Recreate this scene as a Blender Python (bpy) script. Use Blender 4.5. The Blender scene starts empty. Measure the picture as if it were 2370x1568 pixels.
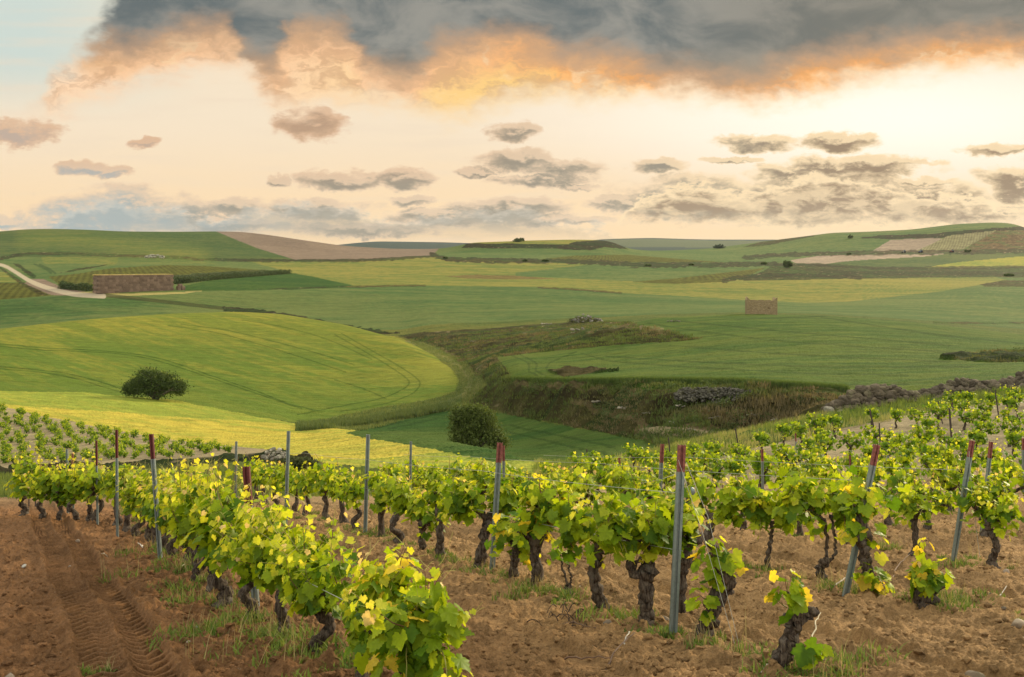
import bpy, math, random
import numpy as np
from mathutils import Vector

# ------------------------------------------------------------------ camera
SC = bpy.context.scene
C = SC.collection
F, CX, HY = 2304.0, 1185.0, 600.0          # focal length, centre column and horizon row of the survey grid
cam_d = bpy.data.cameras.new('camera')
cam_d.sensor_fit = 'HORIZONTAL'; cam_d.sensor_width = 36.0
cam_d.lens = 36.0 * F / 2370.0
cam_d.shift_y = -(784.0 - HY) / 2370.0
cam_d.clip_start = 0.1; cam_d.clip_end = 20000
cam = bpy.data.objects.new('camera', cam_d); C.objects.link(cam)
cam.location = (0, 0, 0); cam.rotation_euler = (math.radians(90), 0, 0)
SC.camera = cam
SC.view_settings.view_transform = 'Standard'; SC.view_settings.look = 'None'
SC.view_settings.exposure = 0.0; SC.view_settings.gamma = 1.0

# ------------------------------------------------------------------ sun
SUN_EL, SUN_AZ = math.radians(19), math.radians(42)      # azimuth measured to the right of the view
sd = bpy.data.lights.new('sun', 'SUN'); sd.energy = 5.0; sd.angle = math.radians(14); sd.color = (1.0, 0.83, 0.55)
sun = bpy.data.objects.new('sun', sd); C.objects.link(sun)
dirv = Vector((math.sin(SUN_AZ) * math.cos(SUN_EL), math.cos(SUN_AZ) * math.cos(SUN_EL), math.sin(SUN_EL)))
sun.rotation_euler = dirv.to_track_quat('Z', 'Y').to_euler()

# ------------------------------------------------------------------ small node language
class G:
    def __init__(s, tree): s.t = tree; s.n = tree.nodes; s.l = tree.links
    def new(s, kind, **kw):
        n = s.n.new(kind)
        for k, v in kw.items(): setattr(n, k, v)
        return n
    def put(s, sock, v):
        if isinstance(v, bpy.types.NodeSocket): s.l.new(v, sock)
        elif v is not None: sock.default_value = v
    def m(s, op, a, b=None, c=None, clamp=False):
        n = s.new('ShaderNodeMath', operation=op, use_clamp=clamp)
        s.put(n.inputs[0], a); s.put(n.inputs[1], b)
        if c is not None: s.put(n.inputs[2], c)
        return n.outputs[0]
    def v(s, op, a, b=None):
        n = s.new('ShaderNodeVectorMath', operation=op)
        s.put(n.inputs[0], a)
        if b is not None: s.put(n.inputs[1], b)
        return n.outputs['Value'] if op in ('DOT_PRODUCT', 'LENGTH') else n.outputs[0]
    def sm(s, x, lo, hi):
        n = s.new('ShaderNodeMapRange', interpolation_type='SMOOTHSTEP')
        s.put(n.inputs[0], x); s.put(n.inputs[1], lo); s.put(n.inputs[2], hi); n.inputs[3].default_value = 0; n.inputs[4].default_value = 1
        return n.outputs[0]
    def mix(s, f, a, b, blend='MIX'):
        n = s.new('ShaderNodeMix', data_type='RGBA', blend_type=blend)
        s.put(n.inputs[0], f)
        s.put(n.inputs[6], a if isinstance(a, bpy.types.NodeSocket) else (*a, 1)[:4])
        s.put(n.inputs[7], b if isinstance(b, bpy.types.NodeSocket) else (*b, 1)[:4])
        return n.outputs[2]
    def xyz(s, x, y, z):
        n = s.new('ShaderNodeCombineXYZ'); s.put(n.inputs[0], x); s.put(n.inputs[1], y); s.put(n.inputs[2], z); return n.outputs[0]
    def sep(s, v):
        n = s.new('ShaderNodeSeparateXYZ'); s.put(n.inputs[0], v); return n.outputs
    def noise(s, vec, scale, detail=4, rough=0.55, dist=0.0, color=False):
        n = s.new('ShaderNodeTexNoise'); s.put(n.inputs['Vector'], vec); n.inputs['Scale'].default_value = scale
        n.inputs['Detail'].default_value = detail; n.inputs['Roughness'].default_value = rough; n.inputs['Distortion'].default_value = dist
        return n.outputs['Color'] if color else n.outputs['Fac']
    def curve(s, x, pts, x0, x1, y0, y1):
        n = s.new('ShaderNodeFloatCurve'); cv = n.mapping.curves[0]
        q = [((a - x0) / (x1 - x0), (b - y0) / (y1 - y0)) for a, b in pts]
        cv.points[0].location = q[0]; cv.points[1].location = q[-1]
        for a, b in q[1:-1]: cv.points.new(a, b)
        n.mapping.use_clip = False; n.mapping.update()
        s.put(n.inputs['Value'], s.m('DIVIDE', s.m('SUBTRACT', x, x0), x1 - x0, clamp=True))
        return s.m('ADD', s.m('MULTIPLY', n.outputs[0], y1 - y0), y0)

def lin(r, g, b):
    f = lambda c: (c / 255 / 12.92) if c / 255 <= 0.04045 else ((c / 255 + 0.055) / 1.055) ** 2.4
    return (f(r), f(g), f(b))

# ------------------------------------------------------------------ sky: evening light under a broken cloud deck
W = bpy.data.worlds.new('World'); SC.world = W; W.use_nodes = True
W.node_tree.nodes.clear(); g = G(W.node_tree)
d = g.new('ShaderNodeTexCoord').outputs['Generated']
dx, dy, dz = g.sep(d)
ya = g.m('MAXIMUM', g.m('ABSOLUTE', dy), 0.12)
A0 = g.m('ADD', g.m('MULTIPLY', g.m('DIVIDE', dx, ya), F / 100), CX / 100)
B0 = g.m('SUBTRACT', HY / 100, g.m('MULTIPLY', g.m('DIVIDE', dz, ya), F / 100))
# ragged coordinates
p0 = g.xyz(A0, g.m('MULTIPLY', B0, 1.7), 0.0)
w1 = g.v('SUBTRACT', g.noise(p0, 0.55, 3, 0.5, color=True), (0.5, 0.5, 0.5))
w2 = g.v('SUBTRACT', g.noise(p0, 1.7, 7, 0.58, color=True), (0.5, 0.5, 0.5))
n_big = g.sep(w1); n_sm = g.sep(w2)
AW = g.m('ADD', A0, g.m('ADD', g.m('MULTIPLY', n_big[0], 1.0), g.m('MULTIPLY', n_sm[0], 0.8)))
BW = g.m('ADD', B0, g.m('ADD', g.m('MULTIPLY', n_big[1], 0.5), g.m('MULTIPLY', n_sm[1], 0.8)))
edge = g.curve(AW, [(0, 2.8), (0.9, 2.9), (1.6, 2.75), (2.4, 2.45), (3.4, 2.15), (4.5, 1.85), (5.3, 1.7), (6.0, 2.1), (6.7, 2.7), (8, 2.6), (9.2, 2.6), (10.4, 2.9), (11.5, 2.65), (13, 2.4), (14.6, 2.4), (16.3, 2.45), (17.4, 2.6), (18.6, 2.4), (20, 2.1), (22, 1.8), (24, 1.65)], 0, 24, 0, 4)
dark = g.curve(AW, [(0, 0.2), (1.2, 0.6), (2.2, 1.25), (3.2, 1.35), (4.2, 1.05), (5.2, 1.0), (5.7, 1.6), (6.3, 1.7), (6.8, 0.95), (7.8, 0.9), (8.5, 1.8), (9.4, 1.95), (10.2, 1.35), (11.2, 1.2), (12.2, 1.15), (13.2, 1.55), (14.5, 1.55), (15.4, 1.9), (17, 2.1), (18, 1.9), (19, 1.6), (20.5, 1.3), (22, 1.15), (24, 1.1)], 0, 24, 0, 4)
topc = g.curve(AW, [(0, 2.9), (0.8, 2.4), (1.1, 1.8), (1.6, 1.35), (2.1, 0.75), (2.5, 0.05), (3.1, -1.0), (4.0, -3), (5, -4), (24, -4)], 0, 24, -4, 4)
below = g.m('SUBTRACT', edge, BW)
dens = g.m('MULTIPLY', g.sm(below, -0.25, 0.7), g.sm(g.m('SUBTRACT', BW, topc), -0.35, 0.75))
dp = g.m('SUBTRACT', dark, BW)
depth = g.sm(dp, 0.05, 0.85); warm = g.sm(dp, -0.35, 0.4); hot = g.sm(dp, -0.95, -0.1)
# clear sky behind the clouds
left = g.m('MULTIPLY', g.sm(A0, 5.5, 0.5), g.sm(B0, 3.0, 1.2))
glow = g.sm(g.v('LENGTH', g.xyz(g.m('DIVIDE', g.m('SUBTRACT', A0, 21.0), 9.5), g.m('DIVIDE', g.m('SUBTRACT', B0, 2.7), 1.9), 0.0)), 1.25, 0.0)
base = g.mix(g.sm(B0, 2.5, 5.4), lin(247, 228, 200), lin(253, 219, 172))
base = g.mix(left, base, lin(206, 218, 210))
streak = g.noise(g.xyz(g.m('MULTIPLY', A0, 0.35), g.m('MULTIPLY', B0, 3.2), 4.0), 1.0, 5, 0.5)
base = g.mix(g.m('MULTIPLY', g.sm(streak, 0.45, 0.75), 0.4), base, lin(240, 219, 192))
base = g.mix(g.m('MULTIPLY', glow, 0.95), base, (1.12, 1.04, 0.9))
# deck colours
greyn = g.noise(g.xyz(g.m('MULTIPLY', A0, 0.55), B0, 2.0), 0.9, 7, 0.58, 0.4)
grey = g.mix(g.sm(greyn, 0.34, 0.66), lin(98, 108, 110), lin(150, 148, 140))
grey = g.mix(g.m('MULTIPLY', g.sm(A0, 14, 20), 0.45), grey, lin(128, 120, 104))
grey = g.mix(g.m('MULTIPLY', g.sm(B0, 0.9, 2.2), 0.65), grey, lin(172, 150, 122))
fire = g.mix(g.sm(A0, 8, 15), lin(250, 200, 152), lin(253, 172, 82))
fire = g.mix(g.m('MULTIPLY', g.sm(greyn, 0.45, 0.65), 0.8), fire, lin(226, 178, 130))
fire2 = g.mix(g.sm(A0, 5, 12), lin(255, 216, 176), lin(255, 210, 128))
deck = g.mix(hot, fire2, fire)
billow = g.noise(g.xyz(g.m('MULTIPLY', AW, 0.8), g.m('MULTIPLY', BW, 1.6), 6.0), 1.6, 8, 0.62, 0.5)
deck = g.mix(g.m('MULTIPLY', g.sm(billow, 0.42, 0.62), 0.62), deck, lin(204, 158, 118))
deck = g.mix(g.m('MULTIPLY', g.sm(billow, 0.42, 0.3), 0.5), deck, lin(255, 224, 176))
deck = g.mix(depth, g.mix(warm, deck, lin(190, 154, 122)), grey)
deck = g.mix(g.sm(below, -0.1, 0.6), g.mix(0.75, base, fire2), deck)
col = g.mix(dens, base, deck)
# scattered small clouds
blobs = [(0.3,3.08,1.0,.24),(3.4,3.3,.42,.09),(1.9,3.86,.5,.12),(2.6,4.0,.4,.1),(7.2,2.9,.75,.28),(11.85,3.05,.6,.17),(6.4,4.17,.25,.1),
 (7.85,4.18,1.0,.17),(9.4,4.15,.62,.2),(9.5,4.66,.45,.12),(11.9,3.7,.9,.2),(13.1,3.92,.8,.22),(12.6,4.16,1.1,.14),(11.0,3.98,.4,.09),
 (15.3,3.86,.65,.14),(17.5,3.34,.85,.18),(19.4,3.31,.8,.17),(16.9,3.72,.7,.06),(18.3,4.02,.9,.18),(19.8,3.85,1.6,.2),(16.2,4.6,1.7,.42),
 (18.3,4.7,2.0,.45),(19.8,4.45,1.3,.42),(21.4,4.72,1.6,.4),(15.4,4.85,1.2,.2),(22.8,4.95,1.0,.16),(14.2,4.72,.6,.14),(23.0,3.46,.8,.12),(21.4,4.23,.85,.08),(23.4,4.05,.7,.2),(23.6,4.4,.7,.28),
 (2.0,5.15,1.5,.5),(2.9,4.9,1.0,.5),(4.3,5.0,.8,.35),(5.4,4.82,.8,.17),(7.2,4.85,1.4,.2),(8.4,5.32,1.7,.14),(10.1,5.02,1.3,.16),
 (11.8,4.86,1.4,.22),(12.9,5.08,1.2,.12),(0.0,5.15,.8,.14),(5.0,5.2,1.5,.16),(13.4,4.35,.5,.06),(21.0,3.78,.8,.05),(-3,4.2,1.6,.3),(-4,2.6,2,.3),(26,3.9,2,.3),(28,4.6,2,.4)]
fib0 = g.noise(g.xyz(g.m('MULTIPLY', A0, 0.9), g.m('MULTIPLY', B0, 2.2), 3.0), 1.4, 7, 0.6, 0.3)
fibv = g.xyz(g.m('MULTIPLY', A0, 1.0), g.m('MULTIPLY', B0, 2.3), 9.0)
def clump(off):
    bv = g.xyz(g.m('ADD', g.m('ADD', A0, off[0]), g.m('MULTIPLY', n_sm[0], 0.9)), g.m('ADD', g.m('ADD', B0, off[1]), g.m('MULTIPLY', n_sm[1], 0.5)), 0.0)
    acc = None
    for a_, b_, ra, rb in blobs:
        q = g.v('MULTIPLY', g.v('SUBTRACT', bv, (a_, b_, 0)), (.85 / ra, .72 / rb, 0)); dd = g.v('DOT_PRODUCT', q, q)
        acc = dd if acc is None else g.m('MINIMUM', acc, dd)
    fb = g.noise(g.v('ADD', fibv, (off[0], off[1] * 2.3, 0)), 1.5, 8, 0.62, 0.2)
    return g.m('ADD', g.m('SUBTRACT', 1.0, acc), g.m('ADD', g.m('MULTIPLY', n_sm[2], 1.0), g.m('MULTIPLY', g.m('SUBTRACT', fb, 0.5), 2.0)))
bd = clump((0, 0)); bd2 = clump((0.08, -0.1))
cm = g.m('MULTIPLY', g.sm(bd, -0.25, 0.5), g.m('SUBTRACT', 1.0, g.m('MULTIPLY', dens, 0.9)))
lit = g.sm(g.m('SUBTRACT', bd, bd2), 0.0, 0.5)
core = g.m('MULTIPLY', g.sm(bd, 0.0, 1.0), g.m('SUBTRACT', 1.0, g.m('MULTIPLY', lit, 0.85)))
rim = g.mix(g.sm(A0, 13, 18), lin(236, 206, 172), lin(255, 226, 180))
cgrey = g.mix(g.sm(A0, 6, 2), lin(150, 141, 124), lin(168, 180, 180))
cgrey = g.mix(g.sm(A0, 15, 20), cgrey, lin(148, 124, 98))
ccol = g.mix(core, rim, cgrey)
ccol = g.mix(g.m('MULTIPLY', g.sm(B0, 4.6, 3.2), g.m('MULTIPLY', g.sm(A0, 13, 8), 0.5)), ccol, lin(214, 162, 122))
col = g.mix(cm, col, ccol)
# low bank of cloud along the horizon, bluish on the left
rag = g.m('ADD', g.m('MULTIPLY', n_sm[0], 0.5), g.m('MULTIPLY', g.m('SUBTRACT', g.noise(fibv, 2.6, 7, 0.6, 0.3), 0.5), 0.75))
AR = g.m('ADD', A0, g.m('MULTIPLY', n_sm[1], 1.0))
tb_ = g.curve(AR, [(0, 5.35), (0.9, 5.25), (1.5, 4.9), (2.6, 4.6), (3.3, 4.78), (4.1, 4.75), (4.5, 4.98), (5.2, 4.92), (5.9, 4.72), (7.3, 4.66), (8.3, 4.8), (9, 5.0), (10, 4.94), (11, 4.8), (12, 4.8), (12.8, 5.0), (14, 5.2), (15, 6), (24, 6)], 0, 24, 4, 7)
bk = g.m('ADD', g.m('SUBTRACT', B0, tb_), rag)
ba = g.m('MULTIPLY', g.sm(bk, -0.02, 0.3), g.m('MULTIPLY', g.sm(B0, 5.75, 5.0), g.m('ADD', 0.6, g.m('MULTIPLY', g.sm(fib0, 0.4, 0.6), 0.4))))
bcol = g.mix(g.sm(bk, 0.0, 0.35), lin(228, 220, 204), g.mix(g.sm(A0, 4.5, 8), lin(160, 172, 172), lin(166, 158, 142)))
col = g.mix(ba, col, bcol)
tr_ = g.curve(AR, [(0, 6), (13.8, 6), (14.4, 4.95), (15, 4.5), (16, 4.2), (17, 4.4), (18, 4.2), (19, 4.05), (20, 4.2), (21, 4.4), (22, 4.5), (23.2, 4.75), (24, 5)], 0, 24, 4, 7)
bk2 = g.m('ADD', g.m('SUBTRACT', B0, tr_), g.m('MULTIPLY', rag, 1.1))
ba2 = g.m('MULTIPLY', g.sm(bk2, -0.03, 0.12), g.sm(g.m('ADD', B0, rag), 5.25, 4.8))
rcol = g.mix(g.m('MULTIPLY', g.sm(bk2, 0.08, 0.42), g.m('ADD', 0.35, g.m('MULTIPLY', g.sm(fib0, 0.42, 0.58), 0.65))), lin(255, 226, 180), lin(154, 128, 100))
col = g.mix(g.m('MULTIPLY', ba2, 0.95), col, rcol)
# the part of the sky above and behind the view: high bright cloud, with the physical sky between
sky = g.new('ShaderNodeTexSky', sky_type='NISHITA', sun_disc=False)
sky.sun_elevation = SUN_EL; sky.sun_rotation = SUN_AZ
el = g.m('DIVIDE', dz, g.m('SQRT', g.m('ADD', g.m('MULTIPLY', dx, dx), g.m('MULTIPLY', dy, dy))))
over = g.mix(g.sm(g.noise(d, 2.2, 5, 0.55), 0.35, 0.7), (1.12, 1.08, 0.95), (1.7, 1.6, 1.32))
hi = g.sm(g.m('MAXIMUM', el, g.m('MULTIPLY', dy, -2.0)), 0.34, 0.62)
col = g.mix(hi, col, over)
col = g.mix(g.sm(dz, 0.0, -0.02), col, (0.09, 0.09, 0.05))
skyc = g.v('MULTIPLY', sky.outputs[0], (0.05, 0.05, 0.05))
skyc = g.v('MULTIPLY', skyc, g.xyz(hi, hi, hi))
col = g.v('ADD', col, skyc)
bg = g.new('ShaderNodeBackground'); g.put(bg.inputs[0], col); bg.inputs[1].default_value = 1.0
wo = g.new('ShaderNodeOutputWorld'); g.l.new(bg.outputs[0], wo.inputs[0])
W.cycles.sampling_method = 'MANUAL'; W.cycles.sample_map_resolution = 512

# ------------------------------------------------------------------ helpers
def tag(o, label=None, cat=None, group=None, kind=None):
    if label: o['label'] = label
    if cat: o['category'] = cat
    if group: o['group'] = group
    if kind: o['kind'] = kind
    return o
def mesh_np(name, V, faces, mat, smooth=True, attrs=None, cols=None):
    """V (n,3); faces: list of (m,k) int arrays"""
    me = bpy.data.meshes.new(name)
    V = np.asarray(V, dtype=np.float32)
    fl = [np.asarray(f, dtype=np.int32) for f in faces if len(f)]
    loops = np.concatenate([f.ravel() for f in fl])
    sizes = np.concatenate([np.full(len(f), f.shape[1], dtype=np.int32) for f in fl])
    starts = np.concatenate([[0], np.cumsum(sizes)[:-1]]).astype(np.int32)
    me.vertices.add(len(V)); me.vertices.foreach_set('co', V.ravel())
    me.loops.add(len(loops)); me.loops.foreach_set('vertex_index', loops)
    me.polygons.add(len(sizes)); me.polygons.foreach_set('loop_start', starts)
    try: me.polygons.foreach_set('loop_total', sizes)
    except Exception: pass
    me.polygons.foreach_set('use_smooth', np.full(len(sizes), smooth, dtype=bool))
    for k, a in (attrs or {}).items():
        at = me.attributes.new(k, 'FLOAT', 'POINT'); at.data.foreach_set('value', np.asarray(a, dtype=np.float32))
    if cols is not None:
        at = me.attributes.new('Col', 'FLOAT_COLOR', 'POINT')
        c4 = np.ones((len(V), 4), dtype=np.float32); c4[:, :3] = cols; at.data.foreach_set('color', c4.ravel())
    me.materials.append(mat); me.update(calc_edges=True)
    return me
def obj(name, me, parent=None, loc=None):
    o = bpy.data.objects.new(name, me); C.objects.link(o)
    if parent: o.parent = parent
    if loc is not None: o.location = loc
    return o
def empty(name, loc, rz=0.0):
    o = bpy.data.objects.new(name, None); C.objects.link(o); o.location = loc; o.rotation_euler = (0, 0, rz); o.empty_display_size = 0.2
    return o

def hash2(ix, iy, seed):
    h = (ix.astype(np.int64) * 374761393 + iy.astype(np.int64) * 668265263 + seed * 1442695041) & 0xffffffff
    h = ((h ^ (h >> 13)) * 1274126177) & 0xffffffff
    return ((h ^ (h >> 16)) & 0xffffff).astype(np.float32) / 16777215.0
def vnoise(x, y, seed=0):
    ix = np.floor(x); iy = np.floor(y); fx = x - ix; fy = y - iy
    fx = fx * fx * (3 - 2 * fx); fy = fy * fy * (3 - 2 * fy)
    a = hash2(ix, iy, seed); b = hash2(ix + 1, iy, seed); c = hash2(ix, iy + 1, seed); d_ = hash2(ix + 1, iy + 1, seed)
    return (a + (b - a) * fx) * (1 - fy) + (c + (d_ - c) * fx) * fy
def fbm(x, y, octv=4, seed=0, gain=0.5):
    s = 0; amp = 1; tot = 0
    for i in range(octv):
        s = s + amp * vnoise(x * 2 ** i + 17.3 * i, y * 2 ** i - 9.1 * i, seed + i); tot += amp; amp *= gain
    return s / tot - 0.5

# ------------------------------------------------------------------ terrain: measured section lines, near to far
# every line: list of (column, row, distance); columns/rows are bearings from the survey point, distance in metres
def plane_row(Y): return HY + F * (1.9 / Y + 0.172)
LINES = [[(0, float(plane_row(Y)), Y)] for Y in (1.3, 1.8, 2.5, 3.5, 4.5, 5.5, 6.6, 8, 9.8, 12, 14.5, 17.5, 21)]
LINES += [
 [(0,1171,26),(600,1175,25),(1270,1180,25),(1600,1172,25),(2370,1150,25)],
 [(0,1142,31),(300,1150,31),(600,1152,30),(1270,1153,30),(1600,1146,30),(2370,1106,30)],
 [(0,1112,45),(300,1122,42),(600,1118,40),(1000,1128,37),(1270,1135,35),(1480,1118,36),(1700,1106,37),(2370,1030,40)],
 [(0,1087,78),(314,1071,78),(593,1050,78),(700,1062,66),(850,1085,55),(1000,1092,49),(1270,1112,40),(1480,1095,41),(1560,1078,43),(1800,1045,46),(2000,1015,47),(2370,965,48)],
 [(0,938,118),(105,964,112),(262,994,104),(384,1016,98),(558,1034,90),(700,1035,84),(850,1045,72),(1000,1055,62),(1150,1078,53),(1270,1093,46),(1480,1075,47),(1560,1055,49),(1800,1010,53),(2000,975,54),(2370,925,56)],
 [(-800,905,140),(0,905,140),(200,908,143),(400,925,143),(600,965,128),(700,985,120),(850,1000,98),(1000,1017,80),(1150,1044,64),(1270,1081,52),(1480,1058,53),(1560,1034,55),(1800,985,58),(1920,958,60),(2100,930,61),(2370,900,62)],
 [(-800,890,152),(0,890,152),(400,910,155),(600,950,139),(700,978,130),(850,1006,112),(1000,1024,96),(1100,1046,86),(1150,1056,80),(1270,1092,62),(1480,1077,64),(1560,1052,66),(1800,1012,68),(1920,980,68),(2370,912,70)],
 [(-800,850,170),(0,850,170),(400,880,172),(600,930,152),(700,974,137),(850,962,140),(1000,946,140),(1060,942,138),(1150,952,128),(1330,990,103),(1500,1024,88),(1560,1040,82),(1700,1015,85),(1800,1000,85),(1950,955,82),(2370,900,82)],
 [(-800,815,192),(0,815,192),(400,828,196),(600,860,182),(800,905,166),(950,912,158),(1040,910,152),(1090,905,146),(1130,900,138),(1185,886,130),(1300,889,115),(1500,889,100),(1700,893,96),(1950,909,92),(2370,870,95)],
 [(-800,790,215),(0,785,212),(400,766,228),(600,778,222),(800,810,205),(950,850,183),(1040,878,168),(1080,872,168),(1130,835,168),(1200,822,165),(1300,835,150),(1500,830,142),(1700,815,138),(1950,815,130),(2370,818,130)],
 [(-800,790,240),(0,762,236),(110,749,240),(220,738,246),(400,726,257),(550,722,263),(650,727,260),(800,752,242),(930,787,214),(1000,822,196),(1060,838,192),(1110,825,192),(1200,806,188),(1300,790,182),(1400,762,184),(1520,736,190),(1730,727,194),(1900,731,193),(2100,745,189),(2370,775,183)],
 [(-800,800,290),(0,775,280),(400,742,300),(550,737,312),(650,740,305),(800,768,285),(930,797,250),(1000,806,228),(1060,806,222),(1110,798,220),(1200,786,218),(1300,772,214),(1400,756,216),(1520,748,226),(1730,740,240),(1900,745,240),(2100,760,238),(2370,788,230)],
 [(-800,775,320),(0,756,312),(220,732,320),(400,721,330),(550,717,342),(650,722,335),(800,746,312),(930,773,280),(1000,771,268),(1130,766,264),(1250,757,262),(1400,744,266),(1520,733,276),(1730,724,286),(1900,728,286),(2100,742,282),(2370,770,275)],
 [(-800,690,345),(0,690,348),(120,684,350),(300,680,353),(440,677,362),(620,670,380),(800,664,400),(1100,665,420),(1250,667,415),(1500,682,400),(1700,694,390),(1870,701,390),(2000,696,395),(2180,674,440),(2280,664,460),(2370,662,480)],
 [(-800,645,450),(0,645,450),(200,640,455),(450,632,480),(900,635,520),(1300,640,520),(1700,650,490),(2000,646,520),(2370,640,600)],
 [(-800,606,640),(0,603,640),(500,601,680),(690,603,700),(1000,597,700),(1300,606,680),(1550,613,660),(1800,613,690),(2050,622,720),(2370,619,780)],
 [(-800,580,850),(0,572,870),(500,572,900),(700,590,860),(900,592,870),(1020,589,830),(1100,584,830),(1400,592,820),(1700,594,950),(2010,584,950),(2370,581,950)],
 [(-800,560,1100),(-200,550,1100),(0,536,1100),(60,531,1100),(120,530,1100),(200,532,1100),(280,536,1100),(400,537,1120),(500,536,1150),(560,537,1150),(620,544,1130),(700,556,1100),(770,566,1060),(800,570,1050),(900,576,1080),(985,577,1000),(1019,576,930),(1060,570,900),(1088,562,880),(1150,560,880),(1228,557,900),(1320,555,920),(1389,556,930),(1420,560,930),(1450,576,950),(1500,581,1000),(1560,580,1150),(1650,575,1250),(1794,556,1200),(1874,546,1150),(1926,539,1130),(2003,537,1120),(2107,532,1100),(2212,519,1100),(2299,515,1100),(2345,517,1100),(2370,527,1100),(2480,560,1100),(3000,575,1100)],
 [(-800,585,1500),(0,575,1500),(600,575,1500),(700,578,1500),(800,580,1500),(1019,582,1500),(1200,580,1500),(1400,584,1500),(1500,586,1500),(1650,582,1700),(1794,575,1700),(2000,570,1600),(2370,560,1600),(2600,580,1600),(3000,585,1600)],
 [(-800,575,3200),(600,575,3200),(700,572,3200),(775,568,3200),(820,563,3200),(872,559,3200),(940,560,3200),(1019,561,3200),(1079,563,3200),(1200,566,3200),(1330,560,3200),(1396,554,3200),(1450,552.5,3200),(1507,551,3200),(1595,554,3200),(1654,555,3200),(1794,555,3200),(1900,558,3200),(2400,575,3200),(3000,575,3200)],
 [(0,592,5200)],
]
NK = len(LINES)
KX = np.arange(-3600, 6000, 8.0)                     # columns where the section lines are held
KP = np.zeros((NK, len(KX))); KL = np.zeros((NK, len(KX)))
for k, Ls in enumerate(LINES):
    xs = [q[0] for q in Ls]
    KP[k] = np.interp(KX, xs, [q[1] for q in Ls]); KL[k] = np.interp(KX, xs, [math.log(q[2]) for q in Ls])
ker = np.exp(-0.5 * (np.arange(-6, 7) / 1.8) ** 2); ker /= ker.sum()
for k in range(13, NK):
    for A in (KP, KL): A[k] = np.convolve(np.pad(A[k], 6, mode='edge'), ker, mode='valid')
for k in range(1, NK): KL[k] = np.maximum(KL[k], KL[k - 1] + 0.02)
# monotone cubic slopes of row against log distance
hh = np.diff(KL, axis=0); dl = np.diff(KP, axis=0) / hh
SL = np.zeros_like(KP)
w_1 = 2 * hh[1:] + hh[:-1]; w_2 = hh[1:] + 2 * hh[:-1]
same = (dl[1:] * dl[:-1]) > 0
with np.errstate(divide='ignore', invalid='ignore'):
    hm = (w_1 + w_2) / (w_1 / dl[:-1] + w_2 / dl[1:])
SL[1:-1] = np.where(same, hm, 0); SL[0] = dl[0]; SL[-1] = dl[-1]

def row_at(px, lY):
    """row of the ground seen at column px and log distance (vectorised)"""
    px = np.atleast_1d(np.asarray(px, float)); lY = np.atleast_1d(np.asarray(lY, float))
    c = np.clip((px - KX[0]) / 8.0, 0, len(KX) - 1.001); c0 = c.astype(int); fr = c - c0
    out = 0
    for cc, w in ((c0, 1 - fr), (c0 + 1, fr)):
        kl = KL[:, cc]
        i = np.clip((kl <= lY[None]).sum(0) - 1, 0, NK - 2)
        ar = (i, cc); ar1 = (i + 1, cc)
        h = KL[ar1] - KL[ar]; t = np.clip((lY - KL[ar]) / h, 0, 1)
        p = ((1 + 2 * t) * (1 - t) ** 2) * KP[ar] + t * (1 - t) ** 2 * h * SL[ar] + t * t * (3 - 2 * t) * KP[ar1] + t * t * (t - 1) * h * SL[ar1]
        out = out + w * p
    return out
ROW_DX, ROW_K, ROW_C = 3.65, 0.47, math.cos(math.atan(0.47))
def rowc(X, Y): return (X + 2.6 + ROW_K * (Y - 10)) / ROW_DX      # 0 = first vine row, 1 = second ...
def rowx(k, Y): return -2.6 + ROW_DX * k - ROW_K * (Y - 10)
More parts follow.
